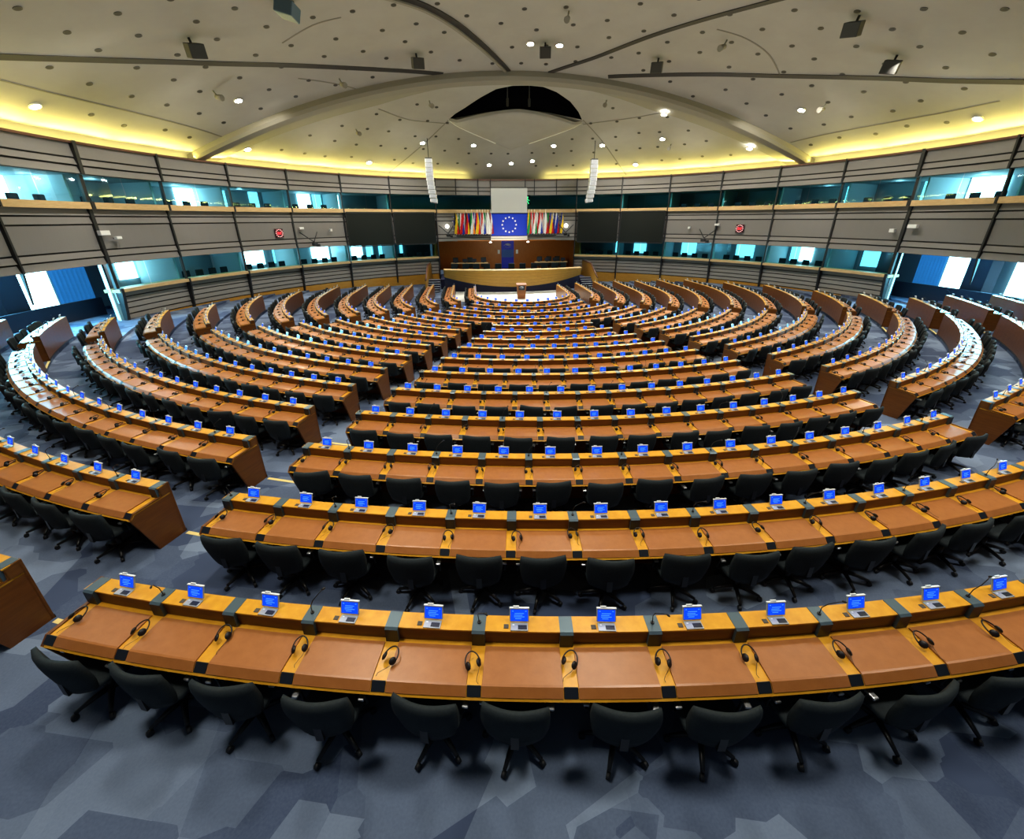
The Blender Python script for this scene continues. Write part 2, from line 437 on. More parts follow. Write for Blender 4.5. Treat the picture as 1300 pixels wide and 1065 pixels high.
def caster_part(k, mb=None, mi=0):
    mb = mb or MB(); c, s_ = base_arm(k)
    return mb.tube([(.30*c - .018*s_, .30*s_ + .018*c, .032), (.30*c + .018*s_, .30*s_ - .018*c, .032)], .031, 8, mi)
def column_part():
    mb = MB(); mb.tube([(0, 0, .09), (0, 0, .26)], .036, 8, 0); mb.tube([(0, 0, .26), (0, 0, .40)], .024, 8, 0)
    mb.box((0, .0, .40), (.20, .24, .03), 0); mb.box((0, -.20, .42), (.07, .16, .025), 0)
    mb.box((0, -.275, .50), (.07, .02, .18), 0); return mb
def arm_part(s_):
    mb = MB(); x = .30*s_
    mb.tube([(x*.8, .02, .41), (x, .02, .43), (x, .0, .60)], .016, 6, 0)
    mb.bbox((x, .03, .615), (.06, .22, .03), .012, 1); return mb
def joined(parts):
    j = MB(); mats = []
    for mb, ms in parts:
        ix = []
        for m in ms:
            if m not in mats: mats.append(m)
            ix.append(mats.index(m))
        o = len(j.v); j.v += mb.v; j.f += [tuple(q+o for q in f) for f in mb.f]; j.m += [ix[q] for q in mb.m]; j.sm += mb.sm
    return j, mats
CH_PARTS = [('backrest', back_mesh(), ['chair']), ('seat', seat_part(), ['chair']), ('base', base_part(False), ['chair_plastic']), ('column', column_part(), ['chair_plastic']), ('armrest', arm_part(-1), ['chair_plastic', 'chrome']), ('armrest', arm_part(1), ['chair_plastic', 'chrome'])] + [('base/caster', caster_part(k), ['caster']) for k in range(5)]
CH_MESH = [(nm, mb.mesh(nm.split('/')[-1], ms)) for nm, mb, ms in CH_PARTS]
_j, _ms = joined([(mb, ms) for nm, mb, ms in CH_PARTS]); CH_ONE = _j.mesh('swivel_chair', _ms); CH_J = (_j, _ms)

# terminal : small hinged voting screen
def term_parts():
    b = MB(); b.bbox((0, -.02, .006), (.165, .085, .012), .003, 0); cr = MB(); cr.box((.03, -.03, .0125), (.085, .045, .003)); b.box((-.055, -.005, .0125), (.02, .012, .003), 1)
    X = Matrix.Rotation(rad(-18), 4, 'X')
    h = MB(); h.bbox((0, .043, .088), (.185, .014, .135), .004, 0, X)
    s = MB(); cy, cz = Vector((0, .043, .088)), None
    def P(x, y, z): return X @ Vector((x, y, z)) + Vector((0, .043, .088))
    def q(x0, x1, z0, z1, y, mi): s.add([P(x0, y, z0), P(x1, y, z0), P(x1, y, z1), P(x0, y, z1)], [(0, 1, 2, 3)], mi)
    q(-.083, .083, -.058, .056, -.0082, 0)
    for z, x0, x1 in ((.040, -.07, -.055), (.040, .055, .07), (.018, -.045, .045), (.0, -.05, .03), (-.016, -.05, .05), (-.034, -.04, .02)): q(x0, x1, z-.0035, z+.0035, -.0086, 1)
    t = MB(); t.bbox((0, .0, .068), (.19, .022, .012), .003, 0, None); t.v = [tuple(X @ (Vector(v)) + Vector((0, .043, .088))) for v in t.v]
    t2 = MB(); t2.box((-.03, 0, .08), (.055, .012, .016)); t.v += [tuple(X @ Vector(v) + Vector((0, .043, .088))) for v in t2.v]; t.f += [tuple(k + len(t.v)-8 for k in f) for f in t2.f]; t.m += t2.m; t.sm += t2.sm
    return [('base', b, ['silver', 'tab']), ('housing', h, ['silver']), ('base/card_reader', cr, ['socket']), ('housing/screen', s, ['screen', 'screen_hi']), ('housing/lid_bar', t, ['tab'])]
TM_PARTS = term_parts(); TM_MESH = [(nm, mb.mesh(nm.split('/')[-1], ms)) for nm, mb, ms in TM_PARTS]
_j, _ms = joined([(mb, ms) for nm, mb, ms in TM_PARTS]); TM_ONE = _j.mesh('voting_terminal', _ms); TM_J = (_j, _ms)

def head_parts():
    band = MB(); band.tube([(.068*math.cos(t)*1.0, .085*math.sin(t)*1.12,   .030 + .035*math.sin(t)) for t in [PI*k/14 for k in range(15)]], .0065, 6)
    cups = []
    for s_ in (-1, 1):
        c = MB(); X = Matrix.Rotation(s_*rad(60), 4, 'Y') @ Matrix.Rotation(rad(15), 4, 'X')
        c.ell((s_*.050, -.012, .040), (.034, .036, .017), 10, 6, 0, X); cups.append(c)
    cord = MB(); cord.tube([(.05, -.03, .02), (.035, -.06, .006), (.01, -.10, .004), (-.008, -.14, .004), (0, -.165, .004)], .0022, 4)
    return [('headband', band, ['headset']), ('headband/ear_cup', cups[0], ['headset']), ('headband/ear_cup', cups[1], ['headset']), ('cord', cord, ['headset'])]
HD_PARTS = head_parts(); HD_MESH = [(nm, mb.mesh(nm.split('/')[-1], ms)) for nm, mb, ms in HD_PARTS]
_j, _ms = joined([(mb, ms) for nm, mb, ms in HD_PARTS]); HD_ONE = _j.mesh('headset', _ms); HD_J = (_j, _ms)

mic = MB(); mic.disc((0, 0, 0), .018, 8, 0, None, .012)
mic.tube([(0, 0, .01), (.0, -.01, .10), (.03, -.03, .18), (.10, -.02, .235), (.125, -.012, .245)], .0045, 5, 0); mic.ell((.14, -.008, .25), (.022, .011, .011), 8, 5, 0)
MIC_J = (mic, ['headset']); MIC_ONE = mic.mesh('gooseneck_microphone', ['headset'])

class Merge:
    def __init__(s): s.mb = MB(); s.mats = None
    def put(s, J, mw):
        mb, ms = J; s.mats = ms; o = len(s.mb.v)
        s.mb.v += [tuple(mw @ Vector(v)) for v in mb.v]; s.mb.f += [tuple(q+o for q in f) for f in mb.f]; s.mb.m += mb.m; s.mb.sm += mb.sm
    def done(s, name, label, cat):
        if s.mb.v: tag(s.mb.obj(name, s.mats), label, cat, kind='stuff')

def pose(i, phi, dr, z, rot=0):
    x, y = rp(RW[i], dr, phi); return Matrix.Translation((x, y, ZF[i]+z)) @ Matrix.Rotation(rrot(phi)+rot, 4, 'Z')
def vis(P, mx=90, my=60):
    q = project(P)
    return q is not None and -mx < q[0] < 1300+mx and -my < q[1] < 1065+my
def seatwords(k, n):
    if n == 1: return 'only seat'
    return '%s seat from left' % ordw(k+1)

def lay_out(items, one, parts, J, name, near, cap, lab, cat, group, stufflabel):
    """items: [(matrix, labelargs)]; nearest `cap` become individuals, the rest one mass"""
    items = [(m, a, (m.translation-CAM).length) for m, a in items]
    seen = [t for t in items if vis(t[0].translation)]
    seen.sort(key=lambda t: t[2])
    rest = Merge()
    for m, a, d in seen[cap:]: rest.put(J, m)
    for m, a, d in [t for t in items if not vis(t[0].translation) and vis(t[0].translation, 700, 400)]: rest.put(J, m)
    for m, a, d in seen[:cap]:
        loc, rotq, sc = m.decompose(); rz = m.to_euler().z
        if d < near and parts:
            r = link(name, None, None, loc, rz); r.empty_display_size = .1
            made = {}
            for nm, me in parts:
                q = nm.split('/'); made[nm] = link(q[-1], me, made[q[0]] if len(q) > 1 else r)
        else: r = link(name, one, None, loc, rz)
        tag(r, lab(*a), cat, group)
    rest.done(name, stufflabel, cat)
    print(name, len(seen), len(items))

chairs = []; terms = []; heads = []
for (i, bn, k, n, phi, p) in SEATS:
    a = (i, bn, k, n)
    chairs.append((pose(i, phi + random.uniform(-.06, .06)/RW[i]*57, .545 + random.uniform(-.02, .05), 0, random.uniform(-.09, .09) if random.random() < .85 else random.uniform(-.28, .28)), a))
    ph = phi - deg(.03/RW[i])
    terms.append((pose(i, ph, .10, .9425, random.uniform(-.04, .04)), a))
for (i, bn, k, n, phi, p) in DIVS:
    if k == n and n > 3: continue
    jit = random.uniform(-.035, .035) if random.random() < .8 else random.uniform(-.09, .09)
    ph = phi + deg(jit/RW[i]) + (deg(.05/RW[i]) if k == 0 else 0)
    heads.append((pose(i, ph,   .36 + random.uniform(-.04, .04), .790, random.uniform(-.5, .5)), (i, bn, k, n)))
mics = [(pose(i, phi, .085, .949, random.uniform(-1.2, 1.2)), (i, bn, k, n)) for (i, bn, k, n, phi, p) in DIVS if k % 2 == (1 if i % 2 else 0)]

def L(kind):
    def f(i, bn, k, n):
        return '%s, %s, %s, %s' % (kind, seatwords(k, n), rowname(i), bn)
    return f
def LD(kind):
    def f(i, bn, k, n):
        return '%s, %s divider from left, %s, %s' % (kind, ordw(k+1), rowname(i), bn)
    return f
lay_out(chairs, CH_ONE, CH_MESH, CH_J, 'swivel_chair', 15.5, 300, L('black swivel chair'), 'chair', 'black swivel chairs along the desk rows', 'black swivel chairs along the distant curved desk rows')
lay_out(terms, TM_ONE, TM_MESH, TM_J, 'voting_terminal', 15.5, 300, L('blue desk screen'), 'screen', 'small blue screens on the desk shelves', 'small blue screens on the distant curved desk rows')
lay_out(heads, HD_ONE, HD_MESH, HD_J, 'headset', 13.5, 300, LD('black headset'), 'headset', 'black headsets lying on the desks', 'black headsets on the distant curved desk rows')
lay_out(mics, MIC_ONE, None, MIC_J, 'gooseneck_microphone', 0, 300, LD('thin black microphone'), 'microphone', 'gooseneck microphones on the desk dividers', 'thin black microphones on the distant desk rows')

# ------------------------------------------------------------------ walls (circle about W)
WY = -9.
def wp(r, a, z): return (r*math.sin(rad(a)), WY + r*math.cos(rad(a)), z)
def wpaths(a0, a1, step=1.5):
    n = max(2, int(math.ceil(abs(a1-a0)/step)))
    return [(lambda r, z, q=a0+(a1-a0)*k/n: wp(r, q, z)) for k in range(n+1)]
def clap(zs, R, out=.07, gap=.07):
    """overlapping boards leaning out at the lower edge, underside and gap of each coloured dark as its shadow line; zs from top to bottom"""
    pr = []; mi = []
    for a, b in zip(zs[:-1], zs[1:]): pr += [(R, a), (R-out, b+gap), (R+.06, b+gap), (R+.06, b)]; mi += [0, 1, 1, 1]
    return pr, mi
def boards(mb, parts, back, paths):
    pr = []; mi = []
    for p_, m_ in parts: pr += p_; mi += m_
    mi[-1] = 0; mb.sweep(pr + back, paths, 0, mis=mi + [0]*len(back))
BAYS = [17.5, 28.3, 39.2, 50.1, 61., 71.9, 82.8, 93.7, 104.6]
LOWEND = 82.8
wn = 0
for sd, side in ((-1, 'left'), (1, 'right')):
    def S(a): return sd*a
    # lower wall, wooden base and boards
    mb = MB(); mb.sweep([(22.45, -.1), (22.40, .95), (22.75, .95), (22.75, -.1)], wpaths(S(17.5), S(LOWEND))); struct(mb.obj('wall_'+side, 'golden'))
    mb = MB(); boards(mb, [clap([2.45, 2.14, 1.84, 1.54, 1.24, .95], 22.4, .05, .065)], [(22.75, .95), (22.75, 2.45)], wpaths(S(17.5), S(LOWEND))); struct(mb.obj('wall_'+side, ['panel', 'gap']))
    # end cheek of the lower booths
    def skew(r0, r1, a0, a1, z0, z1, m, t=.3):
        mb = MB(); mb.sweep([(0, z0), (0, z1), (t, z1), (t, z0)], [lambda b_, z: wp(r0, S(a0-b_), z), lambda b_, z: wp(r1, S(a1-b_), z)]); struct(mb.obj('wall_'+side, m))
    skew(22.8, 25.9, LOWEND-.2, 75.6, -.1, 3.95, 'navy', .4)
    skew(22.3, 23.3, LOWEND+.35, LOWEND-1.2, 1.9, 2.44, 'boothlight', .3)
    skew(22.5, 22.9, LOWEND+.5, LOWEND-.1, .6, 3.9, 'daylight_dim', .12)  # glass edge strip, its daylight glow put in as emission
    # middle band
    mb = MB()
    boards(mb, [clap([6.5, 6.13, 5.76], 22.3), clap([5.76, 4.56], 22.3, .0), clap([4.56, 4.23], 22.3), clap([4.23, 3.9], 22.3, .07, .02)], [(22.8, 3.9), (22.8, 6.5)], wpaths(S(17.5), S(104.6))); struct(mb.obj('wall_'+side, ['panel', 'gap']))
    # top band
    mb = MB(); boards(mb, [clap([9.3, 8.66], 22.0, .02), clap([8.66, 8.34], 22.0, .06), clap([8.34, 8.02], 22.0, .06, .02)], [(22.35, 8.02), (22.35, 9.3)], wpaths(S(0), S(104.6))); struct(mb.obj('wall_'+side, ['panel', 'gap']))
    mb = MB(); mb.sweep([(21.85, 9.3), (21.85, 9.40), (22.35, 9.40), (22.35, 9.3)], wpaths(S(0), S(104.6))); struct(mb.obj('trim_%d' % (60+wn), 'cap')); wn += 1
    mb = MB(); mb.sweep([(22.05, 2.45), (22.05, 2.62), (22.9, 2.62), (22.9, 2.45)], wpaths(S(17.5), S(LOWEND+.3))); struct(mb.obj('trim_%d' % (60+wn), 'ledge')); wn += 1
    mb = MB(); mb.sweep([(21.98, 6.5), (21.98, 6.80), (22.8, 6.80), (22.8, 6.5)], wpaths(S(4.2), S(104.6))); struct(mb.obj('trim_%d' % (60+wn), 'ledge')); wn += 1
    # booth floors, ceilings and outer wall
    mb = MB()
    mb.sweep([(22.75, 1.85), (22.75, 1.9), (25.95, 1.9), (25.95, 1.85)], wpaths(S(17.5), S(74.8)))
    mb.sweep([(22.3, 3.96), (22.3, 4.04), (26, 4.04), (26, 3.96)], wpaths(S(17.5), S(118)))
    mb.sweep([(22.9, 5.97), (22.9, 6.05), (25.95, 6.05), (25.95, 5.97)], wpaths(S(4), S(118)))
    mb.sweep([(22.3, 8.02), (22.3, 8.10), (26, 8.10), (26, 8.02)], wpaths(S(4), S(118)))
    mb.sweep([(25.95, -.2), (25.95, 9.6), (26.2, 9.6), (26.2, -.2)], wpaths(S(17.5), S(118)))
    mb.sweep([(25.95, 6.5), (25.95, 9.6), (26.2, 9.6), (26.2, 6.5)], wpaths(S(0), S(17.5)))
    struct(mb.obj('wall_'+side, 'boothwall'))
    # partitions between booths
    for b in BAYS[1:6]:
        mb = MB(); mb.sweep([(22.8, 1.91), (22.8, 3.95), (25.9, 3.95), (25.9, 1.91)], wpaths(S(b-.12), S(b+.12))); struct(mb.obj('partition', 'boothlight'))
    for b in BAYS[1:]:
        mb = MB(); mb.sweep([(22.9, 6.06), (22.9, 8.01), (25.9, 8.01), (25.9, 6.06)], wpaths(S(b-.12), S(b+.12))); struct(mb.obj('partition', 'boothlight'))
    # mullions: slim dark posts, one per bay line
    for b in BAYS:
        low = .95 if b <= LOWEND else 3.9
        mb = MB()
        dw = .045/22*57.3*(1.9 if b == LOWEND else 1)
        pr = [(22.20, 2.62 if b <= LOWEND else 3.9), (22.20, 3.9), (22.16, 3.9), (22.16, 6.5), (21.92, 6.5), (21.92, 6.84), (22.1, 6.84), (22.05, 8.0), (21.88, 8.0), (21.80, 9.42), (22.0, 9.42), (22.2, 8.0), (22.28, 6.8), (22.34, 2.62)]
        mb.sweep(pr, wpaths(S(b)-dw, S(b)+dw, 5))
        if b <= LOWEND: mb.sweep([(22.28, .4), (22.0, 2.40), (22.0, 2.66), (22.3, 2.66), (22.44, .4)], wpaths(S(b)-dw, S(b)+dw, 5))
        struct(mb.obj('mullion', 'mullion'))
for b in (-7., 7.):   # thin posts of the front upper band
    for a in (b,):
        mb = MB(); dw = .1; mb.sweep([(21.9, 8.0), (21.82, 9.42), (22, 9.42), (22, 8.0)], wpaths(a-dw, a+dw, 5)); struct(mb.obj('mullion', 'mullion'))
for a in (-3.9, 4.7, -12.5, 12.5):
    mb = MB(); dw = .08; mb.sweep([(21.9, 8.0), (21.82, 9.42), (22, 9.42), (22, 8.0)], wpaths(a-dw, a+dw, 5)); struct(mb.obj('mullion', 'mullion'))

# booth glass, two panes per bay
gn = 0
def pane(a0, a1, z0, z1, r):
    global gn; gn += 1
    mb = MB(); mb.sweep([(r, z0), (r+.03, z1)], wpaths(a0+.04, a1-.04, 2), closed=False)
    struct(mb.obj('window_%d' % gn, 'glass'))
for sd in (-1, 1):
    for b0, b1 in zip(BAYS[:-1], BAYS[1:]):
        h = (b0+b1)/2
        for q0, q1 in ((b0, h), (h, b1)):
            a0, a1 = sorted((sd*q0, sd*q1))
            if b1 <= LOWEND+.1: pane(a0, a1, 2.62, 3.92, 22.38)
            pane(a0, a1, 6.80, 8.02, 22.18)
    a0, a1 = sorted((sd*4.2, sd*10.5)); pane(a0, a1, 6.80, 8.02, 22.18)
    a0, a1 = sorted((sd*10.5, sd*17.5)); pane(a0, a1, 6.80, 8.02, 22.18)

# daylight windows in the outer wall behind the booths
def wwin(a0, a1, z0, z1, m, r=25.85, name=None):
    global gn; gn += 1
    mb = MB(); mb.sweep([(r, z0), (r, z1), (r+.06, z1), (r+.06, z0)], wpaths(a0, a1, 2)); struct(mb.obj('window_%d' % gn, m))
for a0, a1, m in [(-86.5, -82.2, 'daylight'), (-81.9, -80.9, 'daylight_dim'), (-70.9, -69.9, 'daylight'), (-69.5, -68.2, 'daylight_dim'), (-58, -56.3, 'daylight_dim'), (-63.8, -60.6, 'daylight'), (-44, -41.7, 'daylight'), (-41.2, -39.6, 'daylight_dim'), (-37.6, -36.2, 'daylight'), (-52.5, -51, 'daylight_dim'), (-47.4, -46.6, 'daylight_dim'),
                  (68, 69.5, 'daylight_dim'), (78.0, 79.1, 'daylight_dim'), (79.5, 80.6, 'daylight'), (83.2, 87.1, 'daylight'), (-92.5, -88.5, 'daylight'), (92, 95, 'daylight')]:
    wwin(a0, a1, 6.62, 8.0, m)
for a0, a1, m in [(-74.6, -72.3, 'daylight'), (-72.2, -70.5, 'daylight_dim'), (-55.6, -52.2, 'daylight'), (-50.5, -49.7, 'daylight_dim'), (-48.6, -47.5, 'daylight'), (-43.2, -39.8, 'daylight'), (-35.1, -32.8, 'daylight'), (-31.9, -30.5, 'daylight_dim'), (-29.2, -28.5, 'daylight_dim'), (-24.5, -23.9, 'daylight_dim'),
                  (26.6, 28.2, 'daylight_dim'), (30.7, 33.4, 'daylight_dim'), (41., 44., 'daylight_dim'), (48., 49., 'daylight'), (51.9, 55.2, 'daylight_dim'), (58.4, 59.5, 'daylight_dim'), (61.7, 63.2, 'daylight_dim'), (63.3, 65.3, 'daylight'), (72.9, 75.8, 'daylight_dim')]:
    wwin(a0, a1, 2.62, 3.95, m)
# foyer openings at the sides: tall daylight, blue drape, dark balustrade
dn = 0
for sd, wins, drapes in ((-1, [(-86.5, -82.7), (-99, -95)], [(-82.7, -78.6)]), (1, [(84.0, 88.2), (91.3, 97)], [(80.8, 84.0)])):
    for a0, a1 in wins: wwin(a0, a1, 1.2, 3.95, 'daylight_big', 25.8)
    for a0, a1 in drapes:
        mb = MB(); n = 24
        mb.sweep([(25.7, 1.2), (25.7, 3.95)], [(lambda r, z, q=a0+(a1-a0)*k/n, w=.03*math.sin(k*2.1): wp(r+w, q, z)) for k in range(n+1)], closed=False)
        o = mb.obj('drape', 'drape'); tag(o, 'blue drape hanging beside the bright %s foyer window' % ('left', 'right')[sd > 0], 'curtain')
    a0, a1 = sorted((sd*80.6, sd*112))
    mb = MB(); mb.sweep([(24.3, -.2), (24.3, 2.05), (24.42, 2.05), (24.42, -.2)], wpaths(a0, a1)); 
    o = mb.obj('balustrade', 'navy'); tag(o, 'dark solid balustrade in front of the bright %s foyer window' % ('left', 'right')[sd > 0], 'balustrade')
    a0, a1 = sorted((sd*88.5, sd*91.0))
    mb = MB(); mb.sweep([(24.5, -.2), (24.5, 3.9), (25.2, 3.9), (25.2, -.2)], wpaths(a0, a1)); struct(mb.obj('column', 'navy'))

# booth chairs seen as dark backs behind the glass
bc = MB(); bc.bbox((0, 0, .30), (.5, .09, .62), .04, 0); bc.bbox((0, .25, .02), (.5, .5, .08), .03, 0); bc.tube([(0, .2, -.42), (0, .2, 0)], .04, 6, 0); bc.disc((0, .2, -.44), .25, 10, 0, None, .03)
BC = bc.mesh('booth_chair', ['navy'])
def booth_chairs(z, angs, lab, grp, per, first):
    for j_, a in enumerate(angs):
        x, y, zz = wp(23.35, a, z); o = link('booth_chair', BC, None, (x, y, zz+.455), rad(-a)); tag(o, '%s, %s booth from the podium, %s chair along' % (lab, ordw(first + j_//per), ordw(j_ % per + 1)), 'chair', grp)
for sd, nm in ((-1, 'left'), (1, 'right')):
    booth_chairs(1.9, [sd*(b + d) for b in BAYS[:6] for d in (2.2, 4.2, 6.4, 8.6) if b + d < 72], 'dark chair behind lower %s glass' % nm, 'chairs in the lower %s booths' % nm, 4, 1)
    booth_chairs(6.05, [sd*(b + d) for b in BAYS[2:8] for d in (2.6, 5.4, 8.2)], 'dark chair behind upper %s glass' % nm, 'chairs in the upper %s booths' % nm, 3, 3)

# things on the walls
def facing(a, r, z): 
    x, y, zz = wp(r, a, z); return Matrix.Translation((x, y, zz)) @ Matrix.Rotation(rad(-a), 4, 'Z')   # local -Y looks into the hall
def put(name, mb, ms, X, label, cat, group=None):
    o = mb.obj(name, ms); o.matrix_world = X; return tag(o, label, cat, group)
SEG = {'0': 'abcdef', '1': 'bc', '2': 'abged', '3': 'abgcd', '4': 'fgbc', '5': 'afgcd', '6': 'afgedc', '7': 'abc', '8': 'abcdefg', '9': 'abcdfg'}
def digit(mb, ch, cx, cz, w, h, y, mi):
    t = w*.24
    G = {'a': (0, h/2, w, t), 'g': (0, 0, w, t), 'd': (0, -h/2, w, t), 'f': (-w/2, h/4, t, h/2), 'b': (w/2, h/4, t, h/2), 'e': (-w/2, -h/4, t, h/2), 'c': (w/2, -h/4, t, h/2)}
    for s_ in SEG[ch]: x, z, a, b = G[s_]; mb.box((cx+x, y, cz+z), (a, .02, b), mi)
for a, z, nm in ((-53.3, 5.05, 'left'), (55.1, 5.12, 'right')):
    X = facing(a, 22.18, z)
    r = link('digital_wall_clock', None); r.matrix_world = X; tag(r, 'round red LED clock on the grey %s wall panel' % nm, 'clock')
    mb = MB(); mb.bbox((0, 0, 0), (.62, .08, .62), .02); mb.obj('clock_face', 'clockface', r)
    mb = MB()
    for k in range(12):
        t = 2*PI*k/12; mb.box((.25*math.cos(t), -.05, .25*math.sin(t)), (.042, .02, .042), 0)
    mb.obj('minute_markers', ['pinkled'], r)
    mb = MB(); digit(mb, '0', -.085, 0, .085, .15, -.05, 0); digit(mb, '2', .085, 0, .085, .15, -.05, 0); mb.obj('digits', ['redled'], r)
def wallbox(a, z, dx, dz, label, tilt=0):
    mb = MB(); mb.bbox((0, -.06, 0), (dx, .2, dz), .02, 0); mb.box((0, .08, -.03), (.05, .22, .05), 1)
    put('wall_camera', mb, ['white', 'mullion'], facing(a, 22.05, z), label, 'camera', None)
wallbox(-82.6, 5.40, .50, .22, 'long white box on the left dark post closest to the left foyer')
wallbox(-80.9, 5.15, .28, .13, 'small white camera just right of the left foyer post')
wallbox(-48.9, 5.36, .34, .16, 'small white box on the post right of the left clock')
wallbox(-42.7, 5.18, .18, .18, 'little white dome on the panel left of the left projection screens')
wallbox(84.4, 5.42, .50, .20, 'long white box on the right dark post closest to the right foyer')
wallbox(81.7, 5.16, .28, .20, 'squat white box left of the right foyer post')
wallbox(50.5, 5.41, .36, .16, 'small white box on the post left of the right clock')
wallbox(44.6, 5.15, .18, .18, 'little white dome on the panel right of the right projection screens')
def bracket(a, z, nm, lit):
    X = facing(a, 22.1, z); r = link('bracket_spotlight', None); r.matrix_world = X
    tag(r, nm, 'lamp')
    mb = MB(); mb.tube([(-.7, 0, .5), (0, -.6, -.2)], .035, 6); mb.tube([(.7, 0, .5), (0, -.6, -.2)], .035, 6); mb.tube([(0, 0, -.3), (0, -.6, -.2)], .03, 6); mb.obj('bracket', 'mullion', r)
    mb = MB(); mb.bbox((0, -.68, -.35), (.36, .34, .26), .04); mb.bbox((.3, -.6, -.45), (.22, .3, .2), .03); mb.obj('lamp_head', 'mullion', r)
    if lit: mb = MB(); mb.disc((0, -.25, .42), .17, 14, 0, Matrix.Rotation(PI/2, 4, 'X'), .05); mb.obj('lens', 'lamp_soft', r)
bracket(-15.2, 4.9, 'bracket spotlight between the left projection screens and the flags', True)
bracket(15.2, 4.9, 'bracket spotlight between the flags and the right projection screens', True)
bracket(-47.4, 4.55, 'dark bracket lamp under the white box beside the left clock', False)
bracket(48.6, 4.55, 'dark bracket lamp under the white box beside the right clock', False)

# projection screens
for sd, nm in ((-1, 'left'), (1, 'right')):
    for (b0, b1, w) in ((18.1, 28.0, 'next to the flags'), (28.6, 38.9, 'farther from the flags')):
        a0, a1 = sorted((sd*b0, sd*b1)); mb = MB()
        p0, p1 = Vector(wp(22.0, a0, 0)), Vector(wp(22.0, a1, 0)); d = (p1-p0); c = (p0+p1)/2; L_ = d.length
        X = Matrix.Translation((c.x, c.y, 5.17)) @ Matrix.Rotation(math.atan2(d.y, d.x), 4, 'Z')
        r = link('projection_screen', None); r.matrix_world = X; tag(r, 'large blank black screen on the %s, %s' % (nm, w), 'screen', 'large black wall screens')
        mb.box((0, 0, 0), (L_-.06, .05, 2.62)); mb.obj('screen_surface', 'blackscreen', r)
        mb = MB(); mb.box((0, .0, 1.36), (L_, .09, .08)); mb.box((0, .0, -1.36), (L_, .09, .08)); mb.box((-L_/2, 0, 0), (.05, .09, 2.7)); mb.box((L_/2, 0, 0), (.05, .09, 2.7)); mb.obj('frame', 'mullion', r)

# ------------------------------------------------------------------ front band: board, flags
mb = MB(); boards(mb, [clap([6.5, 6.13, 5.76], 22.3), clap([5.76, 4.56], 22.3, .0), clap([4.56, 4.23], 22.3), clap([4.23, 3.95], 22.3, .07, .02)], [(22.8, 3.95), (22.8, 6.5)], wpaths(-17.5, 17.5)); struct(mb.obj('wall_front', ['panel', 'gap']))
mb = MB()
for z0, z1 in ((4.20, 4.36), (3.98, 4.16)): mb.box((.25, 12.95, (z0+z1)/2), (3.6, .14, z1-z0))
struct(mb.obj('trim_90', 'white'))
mb = MB(); mb.bbox((.25, 12.66, 7.62), (3.45, .1, 2.05), .02); mb.box((.25, 12.66, 6.55), (3.6, .14, .12)); put('blank_board', mb, ['board'], Matrix(), 'blank pale square board above the blue starred banner', 'board')
def star(mb, cx, cz, r, y, mi):
    vs = [(cx + (r if k % 2 == 0 else r*.40)*math.sin(PI*k/5), y, cz + (r if k % 2 == 0 else r*.40)*math.cos(PI*k/5)) for k in range(10)]
    mb.add(vs + [(cx, y, cz)], [(k, (k+1) % 10, 10) for k in range(10)], mi)
r = empty('starred_banner', (.25, 12.85, 4.42), 'big blue banner with a ring of twelve stars between the hanging flags', 'banner')
mb = MB(); mb.bbox((0, 0, 1.0), (3.5, .06, 2.0), .01); mb.obj('cloth', 'flagblue', r)
mb = MB()
for k in range(12): star(mb, .68*math.sin(2*PI*k/12), 1.0 + .68*math.cos(2*PI*k/12), .115, -.04, 0)
mb.obj('star_ring', 'star', r)
FC = {'k': (.01, .01, .01), 'y': (.85, .60, .03), 'r': (.62, .015, .02), 'w': (.8, .8, .78), 'g': (.01, .28, .08), 'b': (.01, .05, .42), 'o': (.8, .25, .02), 'l': (.1, .38, .75), 'm': (.32, .02, .05), 'e': (.005, .03, .45)}
CN = {'k': 'black', 'y': 'yellow', 'r': 'red', 'w': 'white', 'g': 'green', 'b': 'blue', 'o': 'orange', 'l': 'light blue', 'm': 'maroon', 'e': 'blue'}
for k, c in FC.items(): M['flag_'+k] = mat('flag_cloth_'+k, c, .7, emit=c, estr=.02)  # cloth lifted slightly by emission
left_f = ['e*', 'kyr', 'wgr', 'wrb', 'rwr+', 'kry', 'bkw', 'gwo', 'bwbwb', 'ryr', 'bwr', 'rwb', 'gwr', 'w', 'mwm']
right_f = ['ygr', 'rwl', 'rwg', 'wr', 'rwb', 'rwr', 'wwr', 'gr', 'byr', 'wbr', 'wbr', 'wbw+', 'byb+', 'e*']
fcount = {}
